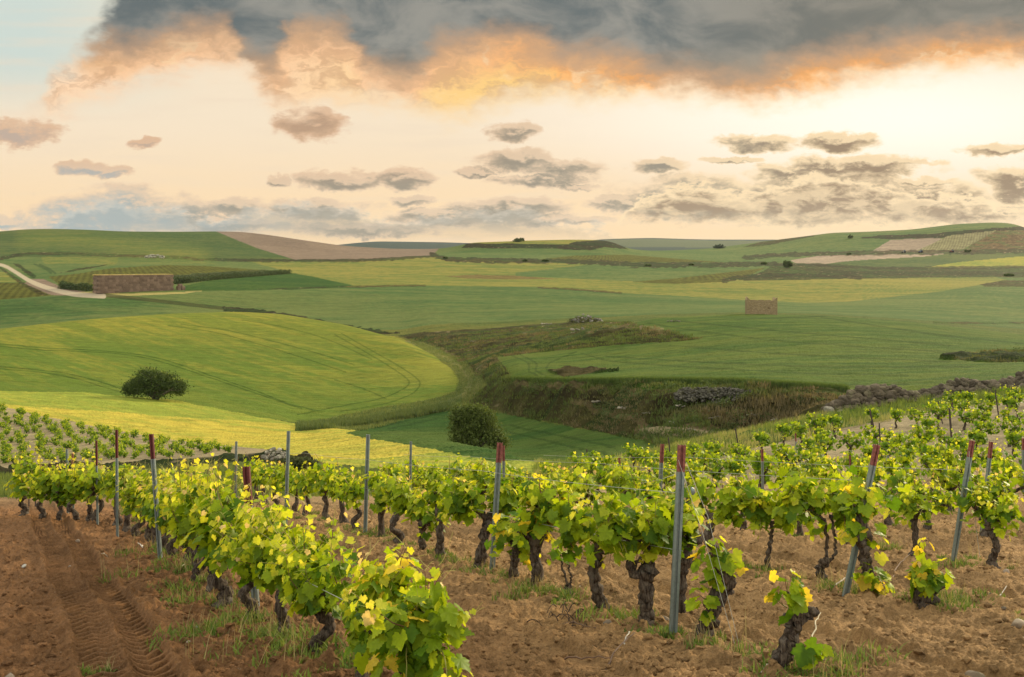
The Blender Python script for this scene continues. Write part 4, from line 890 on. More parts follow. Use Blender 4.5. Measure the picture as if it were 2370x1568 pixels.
# low bush vines of the field on the left
def bush_parts(seed):
    rs = np.random.RandomState(seed); sh = []
    for k in range(9):
        a = rs.uniform(0, 6.28); sh.append(((math.cos(a) * .06, math.sin(a) * .06, .25), (math.cos(a) * .8, math.sin(a) * .8, rs.uniform(.3, 1.2)), rs.uniform(.4, .75)))
    return vine_parts(seed, 2, shoots=sh, arms=[], tall=0, trunks=[[(0,0,-.05,.08),(.02,0,.15,.06),(0,0,.3,.07)]], leafsize=.17, node=.12, extra=14, low=.15, spread=.3, dark=.2)
BUSH = [bush_parts(500 + i) for i in range(6)]
poly_b = [(-60,936),(0,944),(105,970),(262,1000),(384,1021),(520,1036),(560,1046),(440,1058),(314,1063),(0,1079),(-60,1082)]
BV = []
ua = np.array([math.cos(math.radians(118)), math.sin(math.radians(118))]); ub = np.array([-ua[1], ua[0]])
for a in range(-60, 60):
    for b in range(-60, 60):
        q = np.array([-45.0, 95.0]) + ua * a * 1.5 + ub * b * 1.45 + np.array([rnd.uniform(-.45, .45), rnd.uniform(-.45, .45)])
        if q[1] < 60 or q[1] > 122: continue
        p_ = col_of(q[0], q[1]); r_ = seen_row(q[0], q[1])
        if inside(poly_b, np.array([p_]), np.array([r_]))[0]: BV.append((q[1], q[0]))
BV.sort(); print('bush vines', len(BV))
far_bush = Geo()
nl = math.ceil(len(BV[:300]) / 24); LBL = {}
for ln in range(nl):
    seg = sorted(BV[:300][ln * 24:(ln + 1) * 24], key=lambda q: col_of(q[1], q[0]))
    for m_, q in enumerate(seg): LBL[q] = 'low bush vine of the sandy field, %s from the left in the %s line back' % (ORD[m_], ORD[ln])
for n, (Y, X) in enumerate(BV):
    P_ = BUSH[n % 6]; s_ = rnd.uniform(.7, 1.0)
    if n < 300:
        make_vine('bush_vine', P_, X, Y, rnd.uniform(0, 6.28), LBL[(Y, X)], 'bush vines in the sandy field', cat='bush vine', scale=s_)
    else:
        for me in (P_[2], P_[0]):
            co = np.empty(len(me.vertices) * 3); me.vertices.foreach_get('co', co); co = co.reshape(-1, 3) * s_
            cl = np.empty(len(me.vertices) * 4); me.attributes['Col'].data.foreach_get('color', cl); cl = cl.reshape(-1, 4)[:, :3]
            li = np.empty(len(me.loops), dtype=np.int32); me.loops.foreach_get('vertex_index', li)
            wd = me.polygons[0].loop_total; 
            if me is P_[2]: far_bush.add(co + np.array([X, Y, gz(X, Y)]), li.reshape(-1, wd), cl)
if far_bush.n: tag(obj('bush_vines', far_bush.mesh('bush_vines', M_LEAF)), 'farther low bush vines covering the upper part of the sandy field', 'bush vines', kind='stuff')

# ------------------------------------------------------------------ steel vineyard posts
def steel(g):
    p = g.new('ShaderNodeTexCoord').outputs['Object']; a = g.noise(p, 25, 5, 0.65); b = g.noise(g.v('MULTIPLY', p, (1, 1, .15)), 60, 3, .6)
    c = g.mix(a, (0.10, 0.13, 0.13), (0.30, 0.36, 0.35)); c = g.mix(g.m('MULTIPLY', g.sm(b, .6, .75), .5), c, (.12, .07, .04))
    return bsdf(g, c, 0.45, 0.5, bump(g, b, .003, .5), metal=.35)
M_STEEL = mat('galvanised_steel', steel)
def redp(g):
    p = g.new('ShaderNodeTexCoord').outputs['Object']; a = g.noise(p, 30, 5, 0.7)
    c = g.mix(g.sm(a, .3, .7), (0.12, 0.035, 0.03), (0.29, 0.10, 0.08)); return bsdf(g, c, 0.6, 0.3, bump(g, a, .003, .6))
M_RED = mat('red_paint', redp)
M_MAROON = mat('maroon_paint', lambda g: bsdf(g, g.mix(g.noise(g.new('ShaderNodeTexCoord').outputs['Object'], 30, 5, .7), (.05, .01, .012), (.16, .035, .03)), .6, .3))
M_RUST = mat('dark_iron', lambda g: bsdf(g, g.mix(g.noise(g.new('ShaderNodeTexCoord').outputs['Object'], 20, 4, .6), (.02, .022, .024), (.09, .06, .045)), .7, .3))
M_WIRE = mat('wire', lambda g: bsdf(g, (.4, .4, .36), .4, .5, metal=.3))
def profile_post(w, dpt, t, z0, z1, m, name, holes=True):
    """open C-section with returned lips, thin sheet steel"""
    o = [(-w/2, dpt/2), (-w/2, -dpt/2), (-w*.18, -dpt/2), (-w*.12, -dpt*.1), (w*.12, -dpt*.1), (w*.18, -dpt/2), (w/2, -dpt/2), (w/2, dpt/2), (w/2-t, dpt/2), (w/2-t, -dpt/2+t), (w*.22, -dpt/2+t), (w*.15, -dpt*.1+t), (-w*.15, -dpt*.1+t), (-w*.22, -dpt/2+t), (-w/2+t, -dpt/2+t), (-w/2+t, dpt/2)]
    n = len(o); V = [(x, y, z) for z in (z0, z1) for x, y in o]; g_ = Geo()
    g_.add(V, [[i, (i + 1) % n, n + (i + 1) % n, n + i] for i in range(n)])
    quads = [[0,1,14,15],[1,2,13,14],[2,3,12,13],[3,4,11,12],[4,5,10,11],[5,6,9,10],[6,7,8,9]]
    g_.add(V, [[n + a for a in q] for q in quads])
    if holes:
        k = z0 + .12
        while k < z1 - .05: box(g_, (0, -dpt * .1 - .0015, k), (w * .1, .002, .012)); k += .1
    return g_.mesh(name, m, False)
def post(top, base_px, Y, label, group, kind='steel', w=.045, red=.24, lean=0.0):
    X0 = (base_px - CX) / F * Y; z0 = gz(X0, Y) - .06
    X1 = (top[0] - CX) / F * Y; z1 = -(top[1] - HY) / F * Y
    vec = Vector((X1 - X0, lean, z1 - z0)); L_ = vec.length
    root = empty('vineyard_post' if kind != 'rod' else 'iron_stake', (X0, Y, z0)); tag(root, label, 'post' if kind != 'rod' else 'stake', group)
    root.rotation_mode = 'QUATERNION'; root.rotation_quaternion = Vector((0, 0, 1)).rotation_difference(vec)
    if kind == 'rod':
        g_ = Geo(); r = w / 2; box(g_, (0, 0, L_ / 2), (w, w * .35, L_)); box(g_, (0, w * .25, L_ / 2), (w * .3, w * .5, L_ - .01)); obj('bar', g_.mesh('bar', M_RUST if red == 0 else M_STEEL, False), root)
        if red > 0:
            h = Geo(); box(h, (0, 0, L_ - red / 2 + .002), (w * 1.12, w * .6, red)); obj('painted_tip', h.mesh('tip', M_RED, False), root)
        return root
    split = L_ - red if red else L_
    obj('shaft', profile_post(w, w * .8, .004, 0, split, M_STEEL, 'shaft'), root)
    if red: obj('painted_tip', profile_post(w, w * .8, .004, split, L_, M_MAROON if ('maroon' in label or 'dark red' in label) else M_RED, 'tip', False), root)
    return root
PG = 'steel posts of the vine rows'
POSTS = [
 ((270,995),272,17.6,'dark red-topped post rising above the middle of the left row, thin and upright','steel',.04,.5),
 ((223,1020),226,19.8,'thin dark red post near the far end of the left row','steel',.035,.5),
 ((350,1005),372,14.4,'maroon-topped post in the left row, its foot in the grass','steel',.055,.36),
 ((570,1080),593,10.5,'dark maroon-topped post closest on the left, standing in the left row','steel',.07,.42),
 ((547,1022),545,24.0,'pale grey post without paint, left of centre behind the left row','steel',.05,0),
 ((668,998),661,19.2,'tall pale grey post next to the crooked vine arm','steel',.06,0),
 ((852,1006),845,17.8,'tall pale grey post leaning slightly right in the second row','steel',.065,0),
 ((951,1022),949,22.0,'small pale grey post against the yellow field','steel',.05,0),
 ((1157,1025),1138,13.1,'red-topped grey post in mid view, foot in a grass tuft','steel',.075,.26),
 ((1165,1032),1168,19.5,'short red post tip just behind the red-topped mid-view post','steel',.055,.3),
 ((1433,1060),1436,22.0,'pinkish narrow-topped post right of centre between leafy rows','steel',.05,.3),
 ((1533,1028),1521,17.0,'faded red-topped post left of the tallest post, wire clipped to it','steel',.065,.32),
 ((1578,1030),1557,8.96,'tallest and nearest red-topped post, bare foot in the soil','steel',.068,.24),
 ((2030,1030),1955,11.4,'strongly leaning red-topped grey post beside the knotted trunk','steel',.062,.24),
 ((2250,1020),2205,14.2,'leaning red-topped post farther right, foot in green weeds','steel',.062,.24),
 ((2294,1023),2272,18.2,'brownish red-topped post just right of the farther leaning post','steel',.06,.3),
 ((1764,1040),1766,24.0,'upright post with pale red tip above the rear rows','steel',.055,.3),
 ((1611,1085),1614,29.0,'small red-tipped post right of the tallest post','steel',.045,.3),
 ((2055,1050),2057,29.0,'unpainted pale post right of the strongly leaning post','steel',.05,0),
 ((1967,1055),1969,29.0,'thin red-tipped post left of the strongly leaning post','steel',.045,.3),
 ((1805,1085),1806,31.0,'small rusty post tip among the rear rows','steel',.04,.5),
 ((2368,1015),2370,26.0,'red-topped post cut by the right edge','steel',.06,.3),
 ((155,1040),157,22.5,'pale post sticking out of the far end of the left row','steel',.045,0),
 ((1547,1013),1556,38.0,'black thin stake leaning just left of the tallest post tip','rod',.05,0),
 ((1358,1040),1360,40.0,'short black stake in front of the dark green field','rod',.05,0),
 ((1702,992),1712,46.0,'leaning black stake at the grassy edge of the slope','rod',.06,0),
 ((1841,1003),1844,42.0,'rusty stake with pale top on the slope edge','rod',.05,.35),
 ((2013,948),2032,44.0,'leaning long black stake below the stone heap','rod',.06,0),
 ((2035,980),2038,40.0,'thin greenish stake beside the long black one','rod',.05,0),
 ((2303,903),2312,49.0,'leaning black stake under the dry stone wall at right','rod',.06,0),
 ((2171,928),2182,49.0,'pale leaning stake below the middle of the stone wall','rod',.05,0),
 ((2350,918),2356,47.0,'weathered pale stake near the right edge','rod',.06,0),
 ((1873,975),1876,53.0,'thin faint stake in tall grass left of the stone heap','rod',.05,0),
 ((2197,945),2203,43.0,'brown weathered stake in the sandy slope','rod',.08,0),
 ((168,1050),170,21.8,'dark short stake at the far end of the left row','rod',.04,.5),
 ((67,1112),67,26.0,'leftmost tiny dark stake past the end of the left row','rod',.03,0),
 ((82,1118),82,26.0,'middle tiny dark stake past the end of the left row','rod',.03,0),
 ((97,1116),97,26.0,'right tiny dark stake past the end of the left row','rod',.03,0),
]
for t_, b_, Y, lab, kd, w, red in POSTS:
    post(t_, b_, Y, lab, PG if kd == 'steel' else 'iron stakes of the slope', kd, w, red)
# ------------------------------------------------------------------ trellis wires and stays
def wire(pts, label, r=.0032, name='trellis_wire', sag=.02, group='trellis wires'):
    g_ = Geo(); out = []
    for a, b in zip(pts[:-1], pts[1:]):
        a, b = np.array(a), np.array(b)
        for t in np.linspace(0, 1, 9)[:-1]: q = a + (b - a) * t; q[2] -= sag * 4 * t * (1 - t); out.append(q)
    out.append(np.array(pts[-1])); tube(g_, out, np.full(len(out), r), 4)
    tag(obj(name, g_.mesh(name, M_WIRE)), label, 'wire', group)
def on_row(k, Y, h): X = rowx(k, Y); return (X, Y, gz(X, Y) + h)
wire([on_row(0, y, .62) for y in (7, 10.5, 14.4, 17.6, 20)], 'thin wire running through the leaves of the left row')
wire([on_row(1, y, .78) for y in (8.96, 13.1, 17.8, 22, 25)], 'thin lower wire joining the posts of the second row')
wire([on_row(1, y, 1.3) for y in (8.96, 13.1, 17.8, 22, 25)], 'thin upper wire strung above the second row')
wire([on_row(2, y, 1.3) for y in (11.4, 17, 22, 26)], 'thin wire strung above the third row')
wire([on_row(3, y, 1.3) for y in (14.2, 20, 26)], 'thin wire strung above the fourth row')
def pt(px, py, Y): return ((px - CX) / F * Y, Y, -(py - HY) / F * Y)
wire([pt(1570, 1065, 8.9), pt(1625, 1230, 8.7), pt(1700, 1490, 8.45)], 'pale slack stay hanging from the tallest post to the ground', .002, 'stay_wire', 0, 'stays of the tallest post')
wire([pt(1588, 1070, 8.9), pt(1640, 1200, 8.75), pt(1712, 1500, 8.45)], 'second pale stay of the tallest post, farther right', .002, 'stay_wire', 0, 'stays of the tallest post')
wire([pt(2243, 1045, 14.1), pt(2250, 1150, 14.0), pt(2268, 1290, 13.9)], 'slack stay hanging from the farther leaning post', .003, 'stay_wire', 0)
wire([pt(1578, 1092, 17.3), pt(1525, 1112, 17.1), pt(1300, 1150, 18.5)], 'wire with clip running left from the faded red-topped post', .004, 'trellis_wire', .0)
g_ = Geo(); tube(g_, [pt(1600, 1128, 8.8), pt(1603, 1133, 8.8), pt(1604, 1141, 8.8), pt(1603, 1146, 8.8)], [.006, .019, .019, .007], 8, (.5, .6, .6)); tag(obj('wire_tensioner', g_.mesh('wire_tensioner', M_STEEL)), 'small pale oval wire tensioner hanging on the stays of the tallest post', 'tensioner')

# ------------------------------------------------------------------ grass, weeds and scrub
def blades(geo, X, Y, Z, n, h, w, spread, c0, c1, rs, lean=.45):
    m = len(X); i = np.repeat(np.arange(m), n); N_ = len(i)
    sp = np.asarray(spread if np.ndim(spread) else np.full(m, spread))[i]; hh_ = np.asarray(h if np.ndim(h) else np.full(m, h))[i] * rs.uniform(.5, 1.2, N_)
    a = rs.uniform(0, 6.283, N_); r = np.sqrt(rs.uniform(0, 1, N_)) * sp
    bx = X[i] + np.cos(a) * r; by = Y[i] + np.sin(a) * r; bz = Z[i] - .02
    a2 = rs.uniform(0, 6.283, N_); ln = rs.uniform(0, lean, N_) * hh_; ww = w * rs.uniform(.6, 1.3, N_)
    fx, fy = np.cos(a2 + 1.57) * ww * .5, np.sin(a2 + 1.57) * ww * .5
    A = np.stack([bx - fx, by - fy, bz], 1); B = np.stack([bx + fx, by + fy, bz], 1)
    Mx = bx + np.cos(a2) * ln * .4; My = by + np.sin(a2) * ln * .4
    C1 = np.stack([Mx - fx * .8, My - fy * .8, bz + hh_ * .6], 1); D1 = np.stack([Mx + fx * .8, My + fy * .8, bz + hh_ * .6], 1)
    T_ = np.stack([bx + np.cos(a2) * ln, by + np.sin(a2) * ln, bz + hh_], 1)
    V = np.stack([A, B, D1, C1, T_], 1).reshape(-1, 3); o = np.arange(N_)[:, None] * 5
    t = rs.uniform(0, 1, (m, 1))[i] * .6 + rs.uniform(0, 1, (N_, 1)) * .4
    c = np.repeat(np.asarray(c0) * (1 - t) + np.asarray(c1) * t, 5, axis=0)
    geo.add(V, o + np.array([0, 1, 2, 3]), c); geo.f.setdefault(3, []).append(o + np.array([3, 2, 4]) + geo.n - len(V))
def scatter(n, x0, x1, ya, yb, rs, test):
    px_ = rs.uniform(x0, x1, n); Y_ = np.exp(rs.uniform(math.log(ya), math.log(yb), n)); r_ = row_at(px_, np.log(Y_)); X_ = (px_ - CX) / F * Y_
    m = test(px_, r_, X_, Y_); X_, Y_ = X_[m], Y_[m]; return X_, Y_, ground(X_, Y_)
rs = np.random.RandomState(5)
GR_A, GR_B, DRY, DRY2, DK = (.10,.15,.035), (.20,.24,.06), (.34,.29,.15), (.26,.21,.11), (.05,.085,.025)
# tall grass on the brow of the right-hand slope
gg = Geo()
def tb(p, r, X_, Y_): return (r < np.interp(p, ES_X, ES_Y) + 4 + 6 * fbm(X_ * .5, Y_ * .5, 2, 3)) & (fbm(X_ * .25, Y_ * .25, 3, 8) > -.22)
X_, Y_, Z_ = scatter(9000, 1240, 2700, 33, 66, rs, tb)
u = fbm(X_ * .18, Y_ * .3, 3, 12) > 0.02
blades(gg, X_[u], Y_[u], Z_[u], 11, .42, .022, .22, GR_A, GR_B, rs); blades(gg, X_[~u], Y_[~u], Z_[~u], 9, .36, .02, .22, GR_B, DRY, rs)
tag(obj('tall_grass', gg.mesh('tall_grass', M_GRASS)), 'tall green and straw coloured grass on the brow below the stone wall', 'grass', kind='stuff')
gg = Geo()
def tv(p, r, X_, Y_): return (Y_ > 24.5) & (r < np.interp(p, ES_X, ES_Y) + 3)
X_, Y_, Z_ = scatter(5000, -500, 1300, 24, 62, rs, lambda p, r, X_, Y_: tv(p, r, X_, Y_) & (r > np.interp(p, [-800, 0, 314, 593, 800, 1270], [1100, 1098, 1082, 1062, 1088, 1098])))
blades(gg, X_, Y_, Z_, 11, .26, .022, .25, DK, GR_B, rs)
tag(obj('meadow_grass', gg.mesh('meadow_grass', M_GRASS)), 'green grass on the verge beyond the end of the left row', 'grass', kind='stuff')
# weeds along the vine rows
gg = Geo(); wx, wy, ws = [], [], []
for k in range(0, 6):
    for _ in range(110 if k < 3 else 50):
        Y = rs.uniform(7.2, 26); X = rowx(k, Y) + rs.normal(0, .16) + (-.12 if k == 0 else 0); wx.append(X); wy.append(Y); ws.append(rs.uniform(.04, .17))
for p_, q_, s in [(470,1480,.25),(500,1470,.2),(400,1370,.3),(700,1545,.25),(620,1500,.3),(1990,1540,.22),(1770,1555,.25),(1880,1565,.2),(1970,1565,.2),(2230,1400,.28),(2190,1412,.25),(2250,1390,.2),(660,1500,.2),(560,1460,.25),(1440,1440,.25),(1560,1480,.15),(1780,1330,.2),(1240,1390,.22),(230,1550,.1),(2215,1310,.25),(2260,1300,.2),(2050,1270,.22),(1690,1330,.2),(740,1560,.25),(330,1290,.25),(380,1330,.3),(440,1400,.25)]:
    X, Y = at_base(p_, q_); 
    for _ in range(4): wx.append(X + rs.normal(0, s * .6)); wy.append(Y + rs.normal(0, s * .7)); ws.append(s * .8)
wx, wy, ws = map(np.array, (wx, wy, ws))
blades(gg, wx, wy, ground(wx, wy), 60, ws * .33 + .02, .014, ws * 1.1, (.06,.12,.02), (.19,.24,.06), rs, 1.6)
d3 = rs.uniform(size=len(wx)) < .35
blades(gg, wx[d3], wy[d3], ground(wx[d3], wy[d3]), 14, ws[d3] * 1.1 + .08, .005, ws[d3] * 1.2, DRY2, DRY, rs, .9)
tag(obj('weeds', gg.mesh('weeds', M_GRASS)), 'low green weeds and dry stalks growing along the feet of the vines', 'weeds', kind='stuff')
# broken clods lying on the worked soil
n = 15000; Y_ = np.exp(rs.uniform(math.log(7), math.log(24), n)); X_ = (rs.uniform(-60, 2430, n) - CX) / F * Y_; r_ = rowc(X_, Y_)
bnd = -0.0125 * np.clip(Y_ - 8, 0, 20); k_ = (np.abs(r_ - (-.385 + bnd)) > .14); X_, Y_, r_ = X_[k_], Y_[k_], r_[k_]; n = len(X_)
V0, F0 = ICO1; sz = .007 + .035 * rs.uniform(0, 1, n) ** 4; A_ = V0[None] * (1 + rs.uniform(-.3, .3, (n, len(V0), 1))) * sz[:, None, None] * np.array([1.2, 1, .7]) + np.stack([X_, Y_, ground(X_, Y_) + sz * .2], 1)[:, None]
tm = np.clip((r_ + .1) / 1.1, 0, 1)[:, None]; cc_ = (SOILL * (1 - tm) + SOILR * tm) * rs.uniform(.7, 1.25, (n, 1))
gg = Geo(); gg.add(A_.reshape(-1, 3), (np.arange(n)[:, None, None] * len(V0) + F0[None]).reshape(-1, 3), np.repeat(cc_, len(V0), axis=0))
tag(obj('soil_clods', gg.mesh('soil_clods', M_SOIL, False)), 'loose clods of brown earth scattered over the ploughed soil', 'clods', kind='stuff')
# scrub and herbs of the gully banks
gg = Geo(); scr = [np.array(p[4], float) for p in POLY if p[0] == 'scrub_bank' and p[2] == 80 and p[3] >= 190]
SCR = [([(q[0], q[1]) for q in a]) for a in scr]
def ts(p, r, X_, Y_):
    m = np.zeros(len(p), bool)
    for a in SCR: m |= inside(a, p, r)
    return m & (Y_ > 80)
X_, Y_, Z_ = scatter(60000, 900, 2500, 80, 262, rs, ts)
Z_ = Z_ + np.clip((320 - Y_) / 100, 0, 1) * fbm(X_ * .45, Y_ * .45, 4, 63, .6) * 1.1
uu = fbm(X_ * .12, Y_ * .2, 3, 58); hh_ = .25 + .9 * np.clip(fbm(X_ * .3, Y_ * .3, 3, 14) + .12, 0, 1)
for m_, c0, c1 in ((uu > .0, DK, (.14,.17,.05)), ((uu <= .0) & (uu > -.1), (.07,.08,.03), (.17,.16,.07)), (uu <= -.1, (.07,.06,.03), (.22,.18,.10))):
    if m_.any(): blades(gg, X_[m_], Y_[m_], Z_[m_], 7, hh_[m_], .07, .5, c0, c1, rs, .9)
ic = rs.randint(0, len(X_), 230); ic = ic[fbm(X_[ic] * .1, Y_[ic] * .1, 2, 33) > -.05]
for i in ic:
    s_ = rs.uniform(.35, 1.0); m_ = int(90 * s_ + 20); v_ = rs.normal(0, .42, (m_, 3)) * np.array([1.3, 1, .75]) * s_; P_ = v_ + np.array([X_[i], Y_[i], Z_[i] + .4 * s_]); P_[:, 2] = np.maximum(P_[:, 2], Z_[i])
    tn = rs.uniform(0, 1, (m_, 1)); c0 = np.array((.035, .05, .018)) * rs.uniform(.8, 1.6); leaves(gg, P_, rs.normal(size=(m_, 3)) + np.array([0, 0, .5]), rs.normal(size=(m_, 3)), rs.uniform(.08, .17, m_), c0 * (1 - tn) + c0 * 2.4 * tn, [(.3, 0), (.35, .5), (0, 1), (-.35, .5), (-.3, 0)], rs)
tag(obj('scrub', gg.mesh('scrub', M_GRASS)), 'rough herbs and dry scrub covering the terraced banks of the gully', 'scrub', kind='stuff')
# tall crop edge along the terrace
gg = Geo(); pe = np.linspace(1186, 1960, 2600); re = np.interp(pe, [1186, 1300, 1500, 1700, 1950], [884, 888.5, 888.5, 892, 908]) - 1.5
X_, Y_, Z_ = [], [], []
lyv = np.linspace(math.log(84), math.log(140), 300)
for p_, r_ in zip(pe[::4], re[::4]):
    rr_ = row_at(np.full(300, p_), lyv); i = int(np.argmax(rr_ <= r_)); Y = math.exp(lyv[i])
    for _ in range(4): X_.append((p_ + rs.uniform(0, 1.2) - CX) / F * Y); Y_.append(Y + rs.uniform(-.3, .8))
X_, Y_ = np.array(X_), np.array(Y_); Z_ = ground(X_, Y_)
blades(gg, X_, Y_, Z_, 14, .62, .05, .3, (.06,.10,.025), (.12,.17,.05), rs, .15)
tag(obj('crop_edge', gg.mesh('crop_edge', M_GRASS)), 'dense dark green standing crop along the rim of the terrace', 'crop', kind='stuff')
# grass fringe along the gully track and in the ditch behind the yellow field
gg = Geo(); vg = [q for q in POLY if q[0] == 'verge'][0][4]
X_, Y_, Z_ = scatter(16000, 680, 1140, 112, 262, rs, lambda p, r, X_, Y_: inside(vg, p, r))
blades(gg, X_, Y_, Z_, 6, .35, .06, .4, (.08,.12,.04), (.2,.22,.08), rs, .7)
pe = rs.uniform(690, 1040, 1500); re = np.interp(pe, [690, 850, 1040], [992, 978, 944]) + rs.uniform(-6, 8, 1500)
X_, Y_, Z_ = [], [], []
for p_, r_ in zip(pe, re):
    x, y, z = hit(p_, r_, 100, 200); X_.append(x); Y_.append(y); Z_.append(z)
blades(gg, np.array(X_), np.array(Y_), np.array(Z_), 9, .7, .08, .5, (.05,.085,.03), (.14,.17,.06), rs, .7)
tag(obj('rank_grass', gg.mesh('rank_grass', M_GRASS)), 'rank grass fringing the farm track and the ditch in the gully', 'grass', kind='stuff')

# ------------------------------------------------------------------ trees and bushes
def tree(px_, py_, w, h, label, name='tree', cat='tree', group=None, lobes=None, col0=(.03,.05,.012), col1=(.09,.13,.03), leaf=.16, n=9000, Y=None, seed=1, stems=5, bare=.12, ymin=60, gap=.35):
    if Y is None: X, Y, Z = hit(px_, py_, ymin)
    else: X = (px_ - CX) / F * Y; Z = gz(X, Y)
    k = Y / F; Wm, Hm = w * k, h * k
    rs = np.random.RandomState(seed); root = empty(name, (X, Y, Z)); tag(root, label, cat, group)
    lobes = lobes or [(0, .55, .5, .45), (-.28, .42, .3, .36), (.28, .42, .3, .36)]
    tg, fg = Geo(), Geo()
    for s in range(stems):
        lb = lobes[s % len(lobes)]; tx, tz = lb[0] * Wm + rs.normal(0, .06) * Wm, lb[1] * Hm * rs.uniform(.8, 1.25); ty = rs.normal(0, .15) * Wm
        q = smooth_path([(rs.normal(0, .03) * Wm, 0, -.1, .035 * Hm), (tx * .3, ty * .3, tz * .35, .026 * Hm), (tx * .7, ty * .7, tz * .75, .016 * Hm), (tx, ty, tz * 1.1, .006 * Hm)], 14)
        tube(tg, q[:, :3], q[:, 3], 6, gnarl=.15, seed=s)
        for _ in range(5):
            j = rs.randint(4, 12); d_ = rs.normal(0, 1, 3); d_[2] = abs(d_[2]) * .7; L_ = rs.uniform(.12, .28) * Wm
            t = np.linspace(0, 1, 6)[:, None]; tube(tg, q[j, :3] + d_ / np.linalg.norm(d_) * t * L_ + np.array([0, 0, .1 * L_]) * t ** 2, np.linspace(.008, .002, 6) * Hm, 4)
    cl = []
    while len(cl) < max(60, n // 32):
        lb = lobes[rs.randint(len(lobes))]; v = rs.normal(size=3); v /= np.linalg.norm(v); r = rs.uniform(.35, 1.0) ** .6
        if rs.uniform() < gap * .4: continue
        c = np.array([(lb[0] + v[0] * r * lb[2]) * Wm, v[1] * r * lb[2] * Wm * .9, (lb[1] + v[2] * r * lb[3]) * Hm])
        if c[2] > bare * Hm * rs.uniform(.6, 1.4): cl.append(c)
    cl = np.array(cl); i = rs.randint(len(cl), size=n); P = cl[i] + rs.normal(0, 1, (n, 3)) * np.array([.045 * Wm, .045 * Wm, .04 * Hm])
    far_ = rs.uniform(size=n) < .12; P[far_] += rs.normal(0, .05, (int(far_.sum()), 3)) * Wm
    P = P[P[:, 2] > .02 * Hm]; i = i[:len(P)]; m = len(P); i = i[:m]
    tone = rs.uniform(0, 1, len(cl))[i][:, None] * .6 + rs.uniform(0, 1, (m, 1)) * .4
    S = leaf * rs.uniform(.6, 1.3, m); N = rs.normal(size=(m, 3)) + np.array([0, 0, .5]); T = rs.normal(size=(m, 3))
    leaves(fg, P, N, T, S, np.asarray(col0) * (1 - tone) + np.asarray(col1) * tone, [(.3, 0), (.35, .5), (0, 1), (-.35, .5), (-.3, 0)], rs)
    obj('trunk', tg.mesh('trunk', M_BARK), root); obj('crown', fg.mesh('crown', M_TREE), root); return root
tree(360, 925, 140, 76, 'dark round many-stemmed tree standing alone on the green hump', seed=3, n=15000, leaf=.2, stems=9,
     lobes=[(-.16,.68,.17,.28),(-.02,.62,.2,.26),(-.3,.46,.16,.2),(-.4,.3,.1,.16),(.22,.56,.16,.22),(.36,.36,.13,.2),(.05,.3,.3,.25),(.12,.42,.16,.2),(-.18,.34,.2,.2)], ymin=110)
tree(1100, 1034, 142, 110, 'light green willowy tree in the hollow between yellow and green fields', seed=8, n=17000, leaf=.15, stems=8, col0=(.05,.075,.016), col1=(.15,.19,.045),
     lobes=[(-.26,.74,.13,.22),(-.1,.8,.14,.2),(.08,.76,.14,.2),(.2,.58,.14,.24),(-.28,.45,.15,.26),(-.05,.5,.2,.26),(.1,.3,.25,.24),(.32,.32,.14,.18),(.42,.16,.12,.13),(-.2,.22,.18,.18)], Y=88, gap=.6)
tree(1821, 613, 20, 17, 'small lone dark tree at the edge of the scrubby terrace', seed=11, n=1800, leaf=.7, Y=640, stems=3, lobes=[(0,.6,.5,.42),(.1,.4,.5,.3)])
tree(1207, 566, 11, 8, 'tiny round tree on the flat hilltop in the distance', seed=12, n=900, leaf=.8, Y=885, stems=2)
tree(1196, 577, 16, 8, 'dark small bush on the scarp under the flat hilltop', name='bush', cat='bush', seed=13, n=900, leaf=.8, Y=880, stems=2)
tree(1664, 580, 24, 9, 'distant bluish tree clump before the far right hill', seed=14, n=1200, leaf=1.2, Y=1150, stems=3, col0=(.03,.05,.03), col1=(.06,.09,.05))
tree(1968, 560, 10, 8, 'tiny dark bush on the right hill', name='bush', cat='bush', seed=15, n=500, leaf=.9, Y=1050, stems=2)
BG = 'bushes along the hedge line of the far terrace'
for k, (a, b, w, h) in enumerate([(1030,600,8,4),(1215,606,9,4),(1262,606,14,5),(1500,617,12,4),(1600,615,8,4),(1768,613,12,5),(1965,590,9,4),(2240,584,14,5),(2335,640,18,6)]):
    tree(a, b, w, h, 'dark bush on the hedge line, %s from the left' % ORD[k], name='bush', cat='bush', group=BG, seed=30 + k, n=500, leaf=.8, ymin=480, stems=2)
tree(690, 1082, 90, 36, 'dark tangled bush beside the pale stones at the field corner', name='bush', cat='bush', seed=50, n=9000, leaf=.09, Y=50, stems=5, col0=(.04,.05,.02), col1=(.10,.12,.04), lobes=[(-.2,.5,.3,.4),(.1,.55,.3,.4),(.3,.35,.2,.3)], bare=.02)
tree(1352, 747, 70, 16, 'low thorny bush around the stone mound on the terrace top', name='bush', cat='bush', seed=51, n=3500, leaf=.2, Y=268, stems=4, col0=(.04,.05,.02), col1=(.1,.1,.04), bare=.0, lobes=[(0,.4,.5,.5),(-.3,.3,.25,.35),(.3,.3,.25,.35)])
